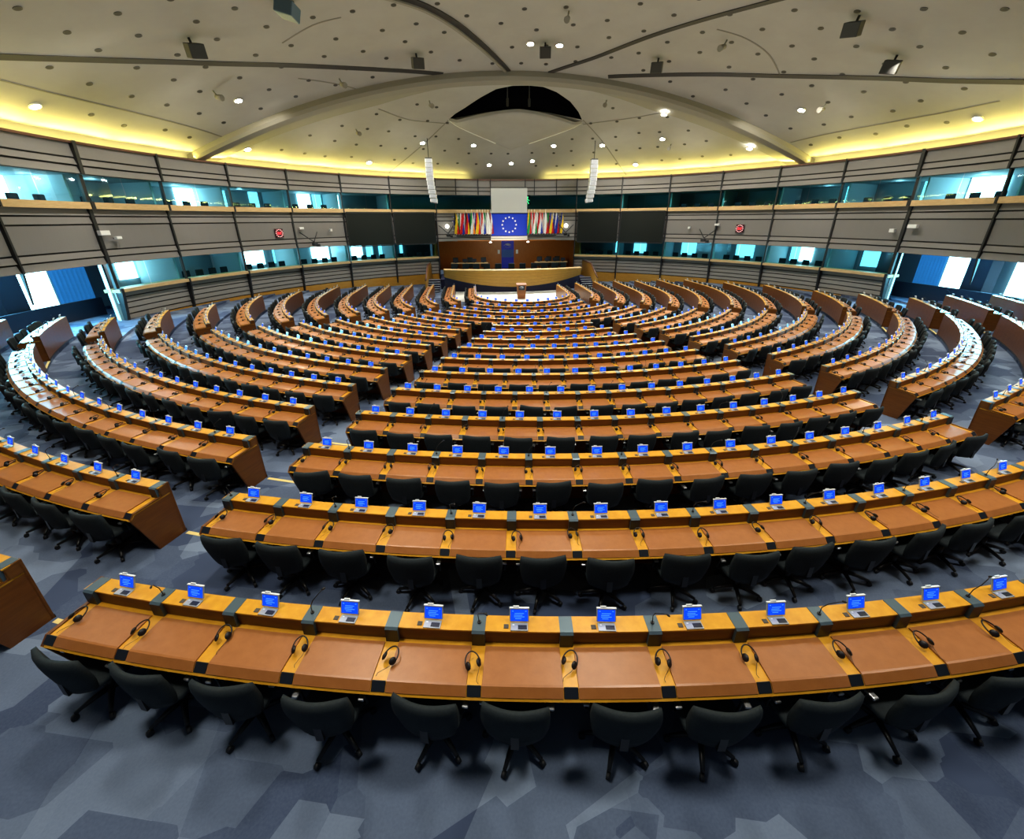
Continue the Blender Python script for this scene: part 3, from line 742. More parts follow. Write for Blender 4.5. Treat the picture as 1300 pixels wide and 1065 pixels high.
def flag(code, x, pos):
    cols = code.strip('*+'); r = link('hanging_flag', None, None, (x, 12.76 - .17*(fcount.setdefault('n', 0) % 2), 4.2)); fcount['n'] += 1; r.empty_display_size = .1
    words_ = ', '.join(dict.fromkeys(CN[c] for c in cols))
    nm = '%s flag with pale stars at the %s end of the flag line' % (words_, pos.split()[0]) if '*' in code else '%s flag, %s in the flag group %s of the starred banner' % (words_.replace(',', ' and', 1) if words_.count(',') == 1 else words_, pos.split(' ', 1)[1], pos.split()[0])
    tag(r, nm, 'flag', 'flags beside the starred banner')
    mb = MB(); mb.tube([(0, .05, .30), (0, .05, 2.52)], .016, 6); mb.ell((0, .05, 2.56), (.03, .03, .04), 8, 5); mb.obj('pole', 'star', r)
    mb = MB(); n, mrows = 12, 14; vs = []
    for j in range(mrows+1):
        v = j/mrows
        for i in range(n+1):
            u = i/n; sp = .08 + .34*v**.6
            vs.append((-.02 + (u-.35)*sp*1.15, -.02 - .05*math.sin(u*11+v*2)*min(1, v*2+.2), 2.4 - 2.0*v - .25*u*(1-v)*.6 + .02*math.sin(u*9)))
    ms = list(dict.fromkeys(cols)); W = n+1
    for j in range(mrows):
        for i in range(n):
            t = min(len(cols)-1, int((i/n*.55 + j/mrows*.45)*len(cols)))
            c = cols[t]
            mb.add([vs[j*W+i], vs[j*W+i+1], vs[(j+1)*W+i+1], vs[(j+1)*W+i]], [(0, 1, 2, 3)], ms.index(c), True)
    if '*' in code:
        ms.append('star')
        for k in range(4): star(mb, .06*(-1)**k, 1.9-.38*k, .06, -.10, len(ms)-1)
    mb.obj('cloth', [('flag_'+m if m != 'star' else 'star') for m in ms], r)
for k, c in enumerate(left_f): flag(c, -5.15 + k*(3.6/14), 'left ' + ordw(k+1))
for k, c in enumerate(right_f): flag(c, 2.15 + k*(3.55/13), 'right ' + ordw(k+1))
r = empty('flag_rack', (0, 12.72, 4.42), 'long dark rail holding the flag poles below the flags', 'rail')
for x0, x1 in ((-5.4, -1.62), (2.12, 5.9)): mb = MB(); mb.box(((x0+x1)/2, .05, 0), (x1-x0, .12, .1)); mb.obj('rail', 'mullion', r)
for k, x in enumerate((-1.62, 2.1)):
    r = empty('downlight', (x, 12.75, 4.0), 'small round lamp under the %s corner of the starred banner' % ('left', 'right')[k], 'lamp')
    mb = MB(); mb.tube([(0, 0, -.02), (0, 0, -.18)], .09, 10); mb.obj('lamp_can', 'white', r)
    mb = MB(); mb.disc((0, 0, -.2), .13, 12, 0, None, .03); mb.obj('lens', 'lamp_soft', r)
mb = MB(); X = facing(5.2, 21.9, 7.6)
r = link('exit_sign', None); r.matrix_world = X; tag(r, 'small green exit sign behind the glass right of the blank board', 'sign')
mb = MB(); mb.box((0, 0, 0), (.6, .05, .9)); mb.obj('sign_plate', 'void', r)
mb = MB(); mb.ell((.06, -.04, .26), (.07, .01, .07), 8, 4); mb.box((0, -.04, .05), (.12, .02, .3), 0, Matrix.Rotation(.3, 4, 'Y')); mb.box((.12, -.04, .02), (.26, .02, .07), 0, Matrix.Rotation(.5, 4, 'Y')); mb.box((-.12, -.04, -.2), (.08, .02, .32), 0, Matrix.Rotation(.6, 4, 'Y')); mb.box((.1, -.04, -.2), (.08, .02, .3), 0, Matrix.Rotation(-.5, 4, 'Y')); mb.box((-.1, -.04, -.4), (.3, .02, .05)); mb.obj('running_figure', 'greenled', r)

# ------------------------------------------------------------------ podium
STZ = .9
mb = MB(); mb.box((.3, 12.9, STZ/2), (13.4, 8.6, STZ-.02)); struct(mb.obj('floor', 'blueplinth'))
mb = MB(); mb.box((.3, 17.05, 2.4), (16, .1, 3.2)); struct(mb.obj('wall_back', 'redwood'))
for x, nm in ((-6.85, 'left'), (7.15, 'right')):
    mb = MB(); mb.box((x*1.03, 14.8, 2.4), (.12, 4.6, 3.2)); struct(mb.obj('wall_back_'+nm, 'redwood'))
mb = MB(); mb.box((.3, 14.9, 3.98), (14.6, 4.4, .06)); struct(mb.obj('ceiling', 'redwood'))
# podium front
r = empty('podium_desk', (0.1, 6.4, 0), 'long curved golden wooden podium desk with horizontal board grooves', 'podium')
def ptop(x): return 6.0 + .030*x*x
def pbot(x): return 6.25 + .036*x*x, .46 + .0205*x*x
xs = [-6.1 + 12.2*k/40 for k in range(41)]
mb = MB(); nb = 5
for k in range(40):
    for b in range(nb):
        q = []
        for x, t in ((xs[k], b/nb), (xs[k+1], b/nb), (xs[k+1], (b+1)/nb-.012), (xs[k], (b+1)/nb-.012)):
            y1, z1 = pbot(x); y0 = ptop(x); q.append((x, y0+(y1-y0)*t - .1 + (.035 if t*nb % 1 < .01 else 0) - 6.4, 1.86+(z1-1.86)*t))
        mb.add([Vector(v) for v in q], [(0, 1, 2, 3)])
o = mb.obj('front_boards', 'golden', r)
mb = MB()
for k in range(40):
    q = []
    for x, t in ((xs[k], 0), (xs[k+1], 0), (xs[k+1], 1), (xs[k], 1)):
        y1, z1 = pbot(x); y0 = ptop(x); q.append((x, y0+(y1-y0)*t + .02 - 6.4, 1.86+(z1-1.86)*t))
    mb.add(q, [(0, 1, 2, 3)])
mb.obj('backing_panel', 'cap', r)
mb = MB(); mb.sweep([(-.15, 1.85), (-.15, 1.91), (.65, 1.91), (.65, 1.85)], [(lambda a, z, x=x: (x, ptop(x)+a-6.4, z)) for x in xs]); mb.obj('desk_top', 'ledge', r)
mb = MB(); mb.sweep([(.15, .0), (.15, .0+1), (.3, 1.), (.3, 0)], [(lambda a, z, x=x: (x, pbot(x)[0]+a-6.4, z if z == 0 else pbot(x)[1]+.05)) for x in xs]); mb.obj('plinth', 'blueplinth', r)
# parapets and stairs at both ends
for sd, nm in ((-1, 'left'), (1, 'right')):
    x0 = 7.55*sd + (.0 if sd < 0 else .05)
    r = empty('stair_parapet', (x0, 9.6, 0), 'golden wooden parapet with sloped top beside the %s podium stairs' % nm, 'parapet')
    mb = MB(); yz = [(-2.9, 0), (-2.9, 1.0), (-.4, 2.02), (3.1, 2.02), (3.1, 0)]
    mb.add([(-.06, y, z) for y, z in yz] + [(.06, y, z) for y, z in yz], [(0, 1, 2, 3, 4), (9, 8, 7, 6, 5)] + [(k, (k+1) % 5, 5+(k+1) % 5, 5+k) for k in range(5)]); mb.obj('side_panel', 'golden', r)
    mb = MB()
    for (y0, z0), (y1, z1) in (((-2.9, 1.0), (-.4, 2.02)), ((-.4, 2.02), (3.1, 2.02))): mb.tube([(0, y0, z0+.03), (0, y1, z1+.03)], .07, 6)
    mb.obj('handrail', 'cap', r)
    r = empty('podium_stairs', (6.95*sd, 8, 0), '%s flight of pale-edged blue steps up to the podium' % nm, 'stairs')
    for k in range(6):
        mb = MB(); mb.box((0, -1.1+.34*k, .075+.15*k), (1.05, .36, .15)); mb.obj('tread', 'blueplinth', r)
        mb = MB(); mb.box((0, -1.29+.34*k, .15+.15*k-.02), (1.05, .05, .05)); mb.obj('nosing', 'steplight', r)
# podium chairs
pc = [('backrest', MB().bbox((0, -.22, .90), (.56, .10, .94), .04), ['chair']), ('seat', seat_part(), ['chair']), ('base', base_part(), ['chair_plastic', 'caster']), ('column', column_part(), ['chair_plastic'])]
_j, _ms = joined([(m_, s_) for _, m_, s_ in pc]); PC = _j.mesh('podium_chair', _ms)
for k, x in enumerate([-5.1, -4.1, -3.15, -2.2, -1.2, 1.0, 2.05, 3.0, 3.95, 4.8, -.0]):
    kk = sorted([-5.1, -4.1, -3.15, -2.2, -1.2, 1.0, 2.05, 3.0, 3.95, 4.8, -.0]).index(x)
    o = link('podium_chair', PC, None, (x, 7.75+.03*x*x*.6, STZ), PI); tag(o, 'black high-backed chair behind the podium desk, %s from its left end' % ordw(kk+1), 'chair', 'high-backed chairs behind the podium')
# side tables in the recess
for k, (x0, x1, y, nm) in enumerate([(-5.6, -1.9, 13.2, 'left'), (2.9, 6.2, 13.2, 'right')]):
    r = empty('side_table', ((x0+x1)/2, y, STZ), 'long pale side table in the %s half of the recess behind the podium' % nm, 'table')
    mb = MB(); mb.bbox((0, 0, .95), (x1-x0, .8, .06), .01); mb.obj('table_top', 'ledge', r)
    for sx in (-1, 1):
        for sy in (-1, 1): mb = MB(); mb.tube([(sx*(x1-x0)/2*.92, sy*.3, 0), (sx*(x1-x0)/2*.92, sy*.3, .93)], .03, 6); mb.obj('leg', 'mullion', r)
    for j in range(4):
        x = -(x1-x0)/2 + (x1-x0)*(j+.5)/4
        m_ = MB(); m_.bbox((0, 0, .22), (.46, .05, .30), .01); m_.box((0, .04, .06), (.06, .05, .12)); m_.box((0, .03, .01), (.22, .16, .02))
        o = m_.obj('desktop_monitor', 'navy'); o.location = ((x0+x1)/2+x, y, STZ+.98); tag(o, 'dark monitor on the %s side table, %s from its left end' % (nm, ordw(j+1)), 'monitor', 'monitors on the side tables')
for k, (x, nm) in enumerate([(-5.2, 'left'), (-3.7, 'left'), (-2.3, 'left'), (3.6, 'right'), (4.6, 'right'), (5.5, 'right')]):
    o = link('side_chair', PC, None, (x, 14.5, STZ), PI); tag(o, 'dark chair behind the %s side table of the recess, %s from left' % (nm, ordw([1, 2, 3, 1, 2, 3][k])), 'chair', 'chairs behind the side tables')
# blue door panel with emblem
r = empty('blue_banner_door', (.42, 16.9, STZ), 'tall deep blue panel with pale emblem in the wooden back wall', 'door')
mb = MB(); mb.box((0, 0, 1.5), (1.35, .1, 3.0)); mb.obj('panel', 'doorblue', r)
mb = MB(); mb.box((0, -.06, 1.55), (1.25, .02, .8)); mb.obj('picture_band', 'doorpic', r)
def emblem(mb, cx, cz, s, y):
    for rr, a0, a1 in ((1., 20, 170), (.72, 10, 150), (.44, 0, 130)):
        pts = [(cx + s*rr*1.15*math.cos(rad(a)), y, cz + s*rr*.7*math.sin(rad(a)) - s*.15) for a in [a0+(a1-a0)*k/10 for k in range(11)]]
        mb.tube(pts, [s*(.03+.10*math.sin(PI*k/10)) for k in range(11)], 5)
    mb.tube([(cx-s*.9, y, cz-s*.35), (cx, y, cz-s*.5), (cx+s*.9, y, cz-s*.3)], s*.06, 5)
mb = MB(); emblem(mb, 0, 2.35, .36, -.07); mb.obj('emblem', 'silver', r)
for x, nm in ((-.55, 'left'), (1.45, 'right')):
    mb = MB(); mb.bbox((0, 0, 0), (.24, .06, .42), .02); o = mb.obj('wall_notice', 'white'); o.location = (x, 16.96, 2.62); tag(o, 'small white notice on the wood just %s of the blue panel' % nm, 'notice')
# lectern
r = empty('lectern', (.32, 3.05, 0), 'brown wooden lectern with dark emblem plate in front of the podium', 'lectern')
mb = MB(); mb.add([(-.30, -.22, 0), (.30, -.22, 0), (.30, .22, 0), (-.30, .22, 0), (-.36, -.26, 1.08), (.36, -.26, 1.08), (.36, .26, 1.16), (-.36, .26, 1.16)], [(3, 2, 1, 0), (4, 5, 6, 7), (0, 1, 5, 4), (1, 2, 6, 5), (2, 3, 7, 6), (3, 0, 4, 7)]); mb.obj('body', 'wood_back', r)
mb = MB(); mb.bbox((0, 0, 1.14), (.80, .60, .05), .015, 0, Matrix.Rotation(.14, 4, 'X')); mb.obj('top', 'wood_back', r)
mb = MB(); mb.box((0, -.262, .88), (.5, .02, .34), 0, Matrix.Rotation(-.03, 4, 'X')); mb.obj('emblem_plate', 'socket', r)
mb = MB(); emblem(mb, 0, .9, .16, -.285); mb.obj('emblem', 'silver', r)

# ------------------------------------------------------------------ ceiling dome
H0, HD, RD = 10., 5.3, 22.
def dz(x, y): return H0 + HD*(1-(x*x+(y-WY)**2)/RD**2)
def dnorm(x, y):
    k = 2*HD/RD**2; return Vector((-k*x, -k*(y-WY), -1)).normalized()
dm = MB(); NA, NRr = 120, 40
vs = [(0, WY, dz(0, WY))]
for j in range(1, NRr+1):
    rr = 24.4*j/NRr
    for k in range(NA): x, y = rr*math.sin(2*PI*k/NA), WY + rr*math.cos(2*PI*k/NA); vs.append((x, y, dz(x, y)))
fs = [(0, 1+k, 1+(k+1) % NA) for k in range(NA)]
for j in range(NRr-1):
    for k in range(NA): a = 1+j*NA+k; b = 1+j*NA+(k+1) % NA; fs.append((a, a+NA, b+NA, b))
dm.add(vs, fs, 0, True)
# closing skirt above the outer ring
n0 = 1+(NRr-1)*NA
dm.add([vs[n0+k] for k in range(NA)] + [(vs[n0+k][0]*1.08, WY+(vs[n0+k][1]-WY)*1.08, 8.3) for k in range(NA)], [(k, (k+1) % NA, NA+(k+1) % NA, NA+k) for k in range(NA)])
dome = dm.obj('ceiling', ['dome', 'void']); struct(dome)
def inpoly(x, y, poly):
    c = False; j = len(poly)-1
    for i in range(len(poly)):
        if (poly[i][1] > y) != (poly[j][1] > y) and x < (poly[j][0]-poly[i][0])*(y-poly[i][1])/(poly[j][1]-poly[i][1])+poly[i][0]: c = not c
        j = i
    return c
HOLE = [(-4.75, 5.5), (-4.3, 4.95), (-3.58, 4.34), (-2.49, 3.25), (-1.47, 2.35), (-.4, 1.98), (.7, 1.92), (1.6, 1.98), (2.6, 2.45), (3.75, 3.35), (4.6, 4.4), (5.1, 5.25), (3.8, 5.1), (2.4, 4.85), (.2, 4.7), (-2, 4.95), (-3.6, 5.35)]
cut = MB(); n = len(HOLE); cut.add([(x, y, 10) for x, y in HOLE] + [(x, y, 18) for x, y in HOLE], [tuple(range(n)), tuple(range(n, 2*n))[::-1]] + [(k, (k+1) % n, n+(k+1) % n, n+k) for k in range(n)])
cut.m = [1]*len(cut.f); cutter = cut.obj('cutter', ['dome', 'void'])
mod = dome.modifiers.new('b', 'BOOLEAN'); mod.operation = 'DIFFERENCE'; mod.object = cutter; mod.solver = 'EXACT'
dg = bpy.context.evaluated_depsgraph_get(); dg.update()
nm = bpy.data.meshes.new_from_object(dome.evaluated_get(dg)); dome.modifiers.clear(); dome.data = nm
bm = bmesh.new(); bm.from_mesh(nm); bmesh.ops.delete(bm, geom=[f for f in bm.faces if f.material_index == 1], context='FACES'); bm.to_mesh(nm); bm.free()
bpy.data.objects.remove(cutter)
mb = MB(); BIG = [(x*1.0 + .1 + (x-.1)*.12, 4.2 + (y-4.2)*1.25 + .3) for x, y in HOLE]
mb.add([(x, y, dz(x, y)+.15) for x, y in BIG] + [(x, y, 17.5) for x, y in BIG], [tuple(range(n, 2*n))] + [(k, (k+1) % n, n+(k+1) % n, n+k) for k in range(n)])
struct(mb.obj('ceiling', 'void'))
# fixtures glimpsed in the recess
for k, x in enumerate((-.55, 1.0)):
    mb = MB(); mb.tube([(0, 0, 0), (0, 0, 1.6)], .05, 6); mb.bbox((0, -.05, .1), (.16, .16, .5), .02); o = mb.obj('hanging_rod', 'speaker'); o.location = (x, 4.4, 13.5); tag(o, '%s grey hanging rod in the dark ceiling recess' % ('left', 'right')[k], 'rod')

def tubeondome(name, pts, w, drop, m, smooth=8, sub=True):
    """flat strip following the dome under a plan polyline"""
    P = [Vector((x, y, 0)) for x, y in pts]; Q = []
    for k in range(len(P)-1):
        p0, p1, p2, p3 = P[max(k-1, 0)], P[k], P[k+1], P[min(k+2, len(P)-1)]
        for t in [j/smooth for j in range(smooth)]:
            Q.append(.5*((2*p1) + (p2-p0)*t + (2*p0-5*p1+4*p2-p3)*t*t + (3*p1-p0-3*p2+p3)*t**3))
    Q.append(P[-1]); mb = MB(); rows = []
    for k, q in enumerate(Q):
        t = (Q[min(k+1, len(Q)-1)] - Q[max(k-1, 0)]).normalized(); s_ = Vector((-t.y, t.x, 0))
        for e in (-1, 1):
            a = q + s_*e*w/2; rows += [(a.x, a.y, dz(a.x, a.y)+.05), (a.x, a.y, dz(a.x, a.y)-drop)]
    for k in range(len(Q)-1):
        o = k*4; mb.add([rows[o+j] for j in range(8)], [(1, 3, 7, 5), (0, 1, 5, 4), (2, 6, 7, 3)])
    return mb.obj(name, m)
cn = 100
def trimline(pts, w, drop, m):
    global cn; cn += 1; struct(tubeondome('trim_%d' % cn, pts, w, drop, m))
trimline([(-4.82, .38), (-8.37, -1.06), (-11.33, -2.7), (-14.33, -4.88), (-16.55, -7.11), (-18.16, -9.2), (-19.5, -11.5), (-20.5, -14)], .36, .02, 'groove')
trimline([(5.34, .08), (7.83, -.99), (10.53, -2.46), (13.24, -4.22), (15.42, -6.14), (17.34, -8.26), (18.65, -10.07), (20.2, -13)], .34, .03, 'groove')
trimline([(-.85, .39), (-2.03, -1.53), (-3.01, -3.08), (-3.89, -4.42), (-4.83, -5.62), (-5.71, -6.53), (-8, -8.5), (-11, -10.5)], .36, .05, 'groove')
trimline([(-1.0, .35), (-2.2, -1.5), (-3.2, -3.0), (-4.08, -4.3), (-5.0, -5.5), (-5.9, -6.4), (-8.2, -8.3)], .14, .12, 'rib')
trimline([(1.69, .4), (3.62, -1.23), (4.81, -2.57), (6.23, -4.49), (7.47, -6.17), (8.52, -7.69), (9.43, -9.16), (11, -12)], .26, .04, 'groove')
for pts in ([(-4.77, 5.58), (-6.46, 7.61), (-8.32, 9.4), (-10.39, 10.97)], [(5.17, 5.25), (7.14, 7.16), (9.45, 9.57), (10.9, 10.96)], [(-9.32, 2.96), (-7.54, 4.91), (-4.81, 6.07)], [(5.33, 5.81), (8.36, 4.01), (10.43, 2.11)],
            [(-20.38, -10.16), (-20.2, -7.6), (-19.57, -4.3), (-18.3, .43)], [(20.4, -10.2), (20.3, -7.6), (19.7, -4.3), (18.4, .2)], [(8.71, -6.13), (10.18, -6.15), (11.86, -5.66), (13.44, -4.57)], [(-8.9, -6.1), (-10.2, -6.0), (-11.9, -5.3)], [(-12.5, -2.1), (-10.5, -.2), (-9.6, 1.0)]):
    trimline(pts, .07, .015, 'seam')
# arched rib across the hall
mb = MB(); N = 60
prof = [(.35, .02), (.30, -.30), (.42, -.46), (.95, -.46), (1.05, -.28), (2.35, -.14), (2.4, .02)]
def ribx(k): return -20.6 + 41.2*k/N
def ribf(a, b, x):
    wsc = 1 - .25*(abs(x)/20.6)**3
    if a > 1.05: a = 1.05 + (a-1.05)*min(1, .12 + (abs(x)/10)**1.6)
    y = .35 + (a-.35)*(.35+.65*wsc); return (x, y, dz(x, y) + b)
mb.sweep(prof, [(lambda a, b, x=ribx(k): ribf(a, b, x)) for k in range(N+1)]); struct(mb.obj('trim_150', 'rib'))
# canopy shell below the dark recess
r = empty('ceiling_canopy', (.2, 5.5, 12.3), 'pale kite-shaped reflector shell hanging under the dark ceiling recess', 'ceiling panel')
mb = MB(); NX, NY = 36, 12; top = []; bot = []
for j in range(NX+1):
    t = -1+2*j/NX; x = .2 + 4.97*t
    yf = 4.15 + 1.30*abs(t)**1.35; yb = 5.5 + 4.3*(1-abs(t))**.75 * (1 if abs(t) < 1 else 0)
    for k in range(NY+1):
        s_ = k/NY; y = yf + (yb-yf)*s_
        z = dz(x, y) - .38*(1-s_)**.6 * min(1, (1-abs(t))*6+.25) - .02
        top.append((x-.2, y-5.5, z+.16*(1-s_)-12.3)); bot.append((x-.2, y-5.5, z-.02-12.3))
W = NY+1
fs = [(j*W+k, j*W+k+1, (j+1)*W+k+1, (j+1)*W+k) for j in range(NX) for k in range(NY)]
mb.add(bot, fs, 0, True); mb.add(top, fs, 0, True)
nb_ = len(bot); mb.v = mb.v
for j in range(NX): mb.f.append((j*W, (j+1)*W, nb_+(j+1)*W, nb_+j*W)); mb.m.append(0); mb.sm.append(False)
mb.obj('shell', 'dome', r)
mb = MB()
for sg in (-1, 1):
    pts = []
    for k in range(9):
        t = sg*(1-.72*k/8); x = .2+4.97*t; yb = 5.5 + 4.3*(1-abs(t))**.75; pts.append((x-.2, yb-5.5, dz(x, yb)-.05-12.3))
    mb.tube(pts, .05, 6)
mb.obj('rim', 'white', r)

def onceil(x, y):
    nrm = dnorm(x, y); return Matrix.Translation((x, y, dz(x, y))) @ nrm.to_track_quat('Z', 'Y').to_matrix().to_4x4()   # local +Z points down into the hall
# dark round sockets
sk = MB(); sk.disc((0, 0, -.02), .125, 14, 0, None, .035); sk.disc((0, 0, .016), .095, 12, 1)
SK = sk.mesh('ceiling_socket', ['speaker', 'groove'])
SPOTS = [(-21.2, -8.13), (-15.85, -2.08), (-17.96, 2.5), (-7.04, 7.98), (-3., 9.06), (-1.61, 11.87), (.37, 11.68), (2.24, 11.23), (3.7, 8.92), (7.56, 7.9), (11.06, 9.26), (11.51, 5.26), (10., 1.93), (-11.57, 8.95), (.14, -2.4), (1.75, -2.4), (16.7, 2.03), (16.48, -2.78), (21.26, -8.8)]
cnt = 0
for j in range(1, 13):
    rr = 1.75*j; m_ = int(round(2*PI*rr/1.8))
    for k in range(m_):
        a = 2*PI*(k+.37*j)/m_; x = rr*math.sin(a)+random.uniform(-.2, .2); y = WY+rr*math.cos(a)+random.uniform(-.2, .2)
        if not vis((x, y, dz(x, y)), 30, 20): continue
        if .1 < y < 2.6: continue
        if 2.4 < y < 8.6 and abs(x-.2) < 5.6-(max(0, y-5.3))*.9: continue
        if any((x-u)**2+(y-v)**2 < .5 for u, v in SPOTS): continue
        o = link('ceiling_socket', SK); o.matrix_world = onceil(x, y); tag(o, 'small dark round socket set flush in the pale domed ceiling', 'ceiling socket', 'dark round sockets across the ceiling'); cnt += 1
for x, y in ((-.6, 6.6), (1.1, 6.5), (-1.1, 7.4), (1.5, 7.3), (-.6, 8.2), (1.2, 8.2)):
    o = link('ceiling_socket', SK); o.matrix_world = Matrix.Translation((0, 0, -.12)) @ onceil(x, y); tag(o, 'small dark round socket set in the kite-shaped ceiling shell', 'ceiling socket', 'sockets in the ceiling shell')
print('sockets', cnt)
# lit downlights
dl_ring = MB(); dl_ring.tube([(.20*math.cos(2*PI*k/16), .20*math.sin(2*PI*k/16), .03) for k in range(17)], .035, 6)
DLR = dl_ring.mesh('trim_ring', ['white']); DLL = MB().disc((0, 0, .02), .18, 16, 0, None, .03).mesh('lens', ['lamp'])
SPL = ['above the left foyer', 'on the left shell between groove and rib', 'by the left foot of the ceiling rib', 'above the left line array speaker', 'under the left edge of the kite-shaped shell', 'left of three in front of the kite-shaped shell', 'middle of three in front of the kite-shaped shell', 'right of three in front of the kite-shaped shell', 'under the right edge of the kite-shaped shell', 'above the right line array speaker', 'close to the yellow cove right of the right line array', 'in mid shell right of the right line array', 'beside the rib right of the dark recess', 'close to the yellow cove left of the left line array', 'left of the central box speaker', 'right of the central box speaker', 'by the right foot of the ceiling rib', 'on the right shell between groove and rib', 'above the right foyer']
def aim(lo, target):
    d = Vector(target) - lo.location; lo.rotation_euler = d.to_track_quat('-Z', 'Y').to_euler()
for k, (x, y) in enumerate(SPOTS):
    r = link('ceiling_downlight', None); r.matrix_world = onceil(x, y); tag(r, 'bright lit ceiling downlight, ' + SPL[k], 'lamp', 'lit ceiling downlights')
    lk = dz(x, y)
    link('trim_ring', DLR, r); link('lens', DLL, r)
    if .3 < y < 2.5: r.matrix_world = Matrix.Translation((0, 0, -.35)) @ onceil(x, y)
# box loudspeakers and small fittings under the dome
bs = [('bracket', MB().tube([(0, 0, -.05), (0, 0, .25)], .05, 6), ['mullion']), ('cabinet', MB().bbox((0, .05, .48), (.62, .5, .5), .03, 0, Matrix.Rotation(.5, 4, 'X')), ['speaker'])]
BS = [(nm_, m_.mesh(nm_, s_)) for nm_, m_, s_ in bs]
for k, (x, y, rz, w) in enumerate([(-14.74, -7.76, .7, 'on the far left shell above the long groove'), (-6.11, -1.95, .4, 'left of the left diagonal groove'), (.95, -2.5, 0, 'between two lit lamps at the ceiling centre'), (7.38, -2.59, -.4, 'below the right diagonal groove'), (12.62, -10.16, -.7, 'highest on the right shell'), (15.71, -9.17, -.8, 'lower right shell beside the long groove')]):
    r = link('ceiling_loudspeaker', None); r.matrix_world = onceil(x, y) @ Matrix.Rotation(rz, 4, 'Z'); tag(r, 'dark box loudspeaker hanging from ceiling, ' + w, 'loudspeaker', 'box loudspeakers under the ceiling')
    for nm_, me in BS: link(nm_, me, r)
mb = MB(); mb.bbox((0, 0, .4), (.8, .7, .5), .04, 0, Matrix.Rotation(.5, 4, 'X')); mb.tube([(0, 0, 0), (0, 0, .3)], .05, 6, 0); put('ceiling_projector', mb, ['bluebox'], onceil(-10.52, -8.4), 'blue-grey box hanging from the ceiling at its upper left edge', 'projector')
sf = [('arm', MB().tube([(0, 0, 0), (0, .1, .3)], .035, 6), ['rib']), ('lamp_head', MB().tube([(0, .0, .28), (0, .32, .48)], [.10, .15], 8), ['rib'])]
SFM = [(nm_, m_.mesh(nm_, s_)) for nm_, m_, s_ in sf]
for x, y, w in [(-5.93, 3.1, 'left of the dark recess'), (6.08, 2.57, 'right of the dark recess'), (-16.3, -3.6, 'beside the lit lamp on the left shell'), (16.9, -4.1, 'beside the lit lamp on the right shell'), (1.57, -5.4, 'above the central box speaker'), (-10.6, -1.0, 'between the left long groove and the rib'), (9.6, -5.6, 'inside the fine curved seam on the right shell'), (-11.3, 4.6, 'low on the left front shell'), (12.4, 5.6, 'low on the right front shell')]:
    r = link('ceiling_spotlight', None); r.matrix_world = onceil(x, y); tag(r, 'small unlit pale spotlight, ' + w, 'lamp')
    for nm_, me in SFM: link(nm_, me, r)
# line arrays
for sd, nm_ in ((-1, 'left'), (1, 'right')):
    x0 = -6.62 if sd < 0 else 6.85
    r = empty('line_array_speaker', (x0, 7.5, 7.25), 'white hanging column line array loudspeaker, %s of the two' % nm_, 'loudspeaker')
    mb = MB(); mb.tube([(0, 0, 3.2), (0, 0, dz(x0, 7.5)-7.27)], .03, 6); mb.box((0, 0, 3.2), (.5, .5, .06)); mb.obj('rigging', 'mullion', r)
    for k in range(10):
        z = 3.0 - .32*k; cur = .10*max(0, (k-5)/4)**2; tilt = .05*max(0, k-4)
        mb = MB(); X = Matrix.Rotation(-tilt*.5, 4, 'X') @ Matrix.Rotation(-sd*.12*max(0, (k-4)/5), 4, 'Y')
        mb.bbox((-sd*.25*max(0, (k-3)/6)**1.5*.8, cur, z), (.58, .45, .30), .02, 0, X); mb.box((-sd*.25*max(0, (k-3)/6)**1.5*.8, cur-.235, z), (.44, .02, .25), 1, X)
        mb.obj('cabinet', ['array', 'arraygrille'], r)
# cove strip behind the parapet
for sd, nm_ in ((-1, 'left'), (1, 'right')):
    mb = MB(); mb.sweep([(22.45, 9.10), (22.45, 9.16), (22.75, 9.16), (22.75, 9.10)], wpaths(sd*9, sd*104)); o = mb.obj('cove_light_strip', 'cove'); tag(o, 'yellow cove light strip along the top of the %s wall' % nm_, 'lamp')
mb = MB(); mb.sweep([(22.35, 8.95), (22.35, 9.05), (26, 9.05), (26, 8.95)], wpaths(-110, 110)); struct(mb.obj('ceiling', 'dome'))

# ------------------------------------------------------------------ lights
def lamp(kind, loc, energy, col, target=None, **kw):
    d = bpy.data.lights.new(kind.lower()+'_lamp', kind); d.energy = energy; d.color = col
    for k, v in kw.items(): setattr(d, k, v)
    o = bpy.data.objects.new(kind.lower()+'_lamp', d); COL.objects.link(o); o.location = loc
    if target: aim(o, target)
    return o
for (x, y) in SPOTS:
    lamp('SPOT', (x, y, dz(x, y)-.4), 1500, (1, .95, .86), (x*.72, y*.75-4, 0), spot_size=rad(95), spot_blend=.8, shadow_soft_size=.35)
GRID = [(x, y) for y in (-27, -21.5, -16, -10.5, -5) for x in (-14, -7, 0, 7, 14)]  # unseen ceiling lamps added to light the desks
for x, y in GRID:
    if x*x+(y-WY)**2 > 19.5**2: continue
    lamp('SPOT', (x, y, dz(x, y)-.4), 1350, (1, .93, .80), (x, y, 0), spot_size=rad(105), spot_blend=.9, shadow_soft_size=.7)
lamp('SPOT', (.4, 9.5, 11.0), 5200, (.92, 1, .97), (.3, 4.2, 0), spot_size=rad(42), spot_blend=.6, shadow_soft_size=.3)
for x in (-8, 0, 8): lamp('SPOT', (x, 2.2, 12.2), 1300, (1, .96, .9), (x*.9, 13, 5.2), spot_size=rad(75), spot_blend=.9, shadow_soft_size=.4)
lamp('SPOT', (.3, 8.6, 3.6), 420, (1, .85, .6), (.3, 17, 2.3), spot_size=rad(120), spot_blend=.9, shadow_soft_size=.3)  # spot added to brighten the wooden recess
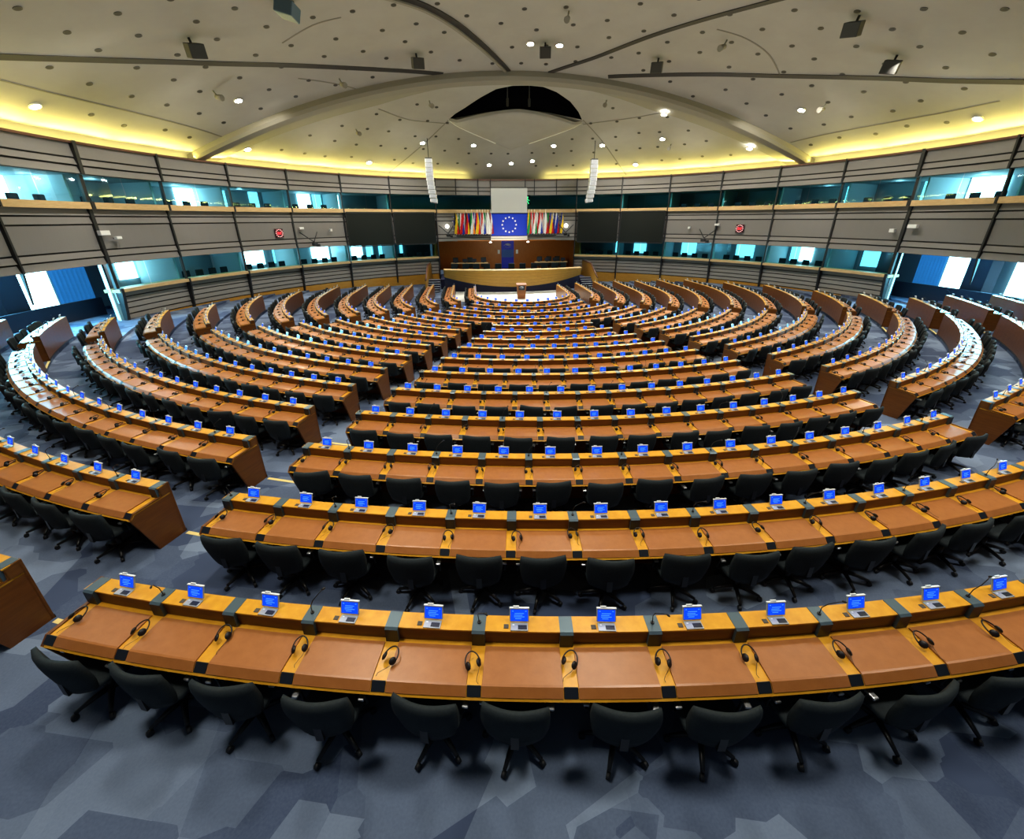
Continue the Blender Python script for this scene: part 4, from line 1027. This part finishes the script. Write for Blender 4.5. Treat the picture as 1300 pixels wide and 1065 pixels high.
# unseen spots added under the dome to brighten the walls
for a in (-92, -76, -60, -45, -32, 32, 45, 60, 76, 92):
    x, y, z = wp(15.5, a, 0); t = wp(22.3, a, 4.6)
    lamp('SPOT', (x, y, dz(x, y)-.5), 1500, (1, .93, .82), t, spot_size=rad(85), spot_blend=.9, shadow_soft_size=.5)
# cove lighting
for sd in (-1, 1):
    for k in range(10):
        a = sd*(14+9.6*k); l = lamp('AREA', wp(22.2, a, 9.55), 130 if k > 0 else 30, (1, .84, .22), wp(17., a, 12.2), shape='RECTANGLE', size=3.4, size_y=.12)
# unseen upward spots added to brighten the ceiling
for a in (-95, -70, -45, 45, 70, 95): 
    l = lamp('SPOT', wp(21.2, a, 6.9), 500, (1, .93, .80), wp(6, a, 14), spot_size=rad(120), spot_blend=.9, shadow_soft_size=.5)
for x in (-6, 6): lamp('SPOT', (x, -12, 3.2), 800, (1, .93, .80), (x, -9, 15), spot_size=rad(140), spot_blend=.9, shadow_soft_size=.8)
# point lamps added to brighten the interpreters' booths
for a, z, e in [(-84, 7.8, 30), (-77, 7.8, 36), (-66, 7.8, 32), (-56, 7.8, 30), (-45, 7.8, 24), (67, 7.8, 20), (77, 7.8, 26), (87, 7.8, 34), (-77, 3.7, 40), (-66, 3.7, 30), (-55, 3.7, 30), (-44, 3.7, 30), (44, 3.7, 15), (55, 3.7, 25), (66, 3.7, 25), (77, 3.7, 25)]:
    lamp('POINT', wp(24.2, a, z), e, (.75, .93, 1), shadow_soft_size=.15)
lamp('AREA', (-24.5, -10.5, 3.2), 1300, (.22, .74, 1), (0, -14, .5), shape='RECTANGLE', size=5, size_y=1.8)  # added area lamps boost foyer daylight and the cyan desk sheen
lamp('AREA', (24.5, -10.5, 3.2), 1300, (.22, .74, 1), (0, -14, .5), shape='RECTANGLE', size=5, size_y=1.8)

w = bpy.data.worlds.new('world'); SC.world = w; w.use_nodes = True
bg = w.node_tree.nodes['Background']; bg.inputs[0].default_value = (.55, .72, .95, 1); bg.inputs[1].default_value = .12
SC.view_settings.view_transform = 'Standard'
SC.view_settings.look = 'Medium High Contrast'
SC.view_settings.exposure = .05
SC.cycles.max_bounces = 6; SC.cycles.diffuse_bounces = 3; SC.cycles.glossy_bounces = 2; SC.cycles.transparent_max_bounces = 6
SC.cycles.use_denoising = True
SC.cycles.sample_clamp_indirect = 4
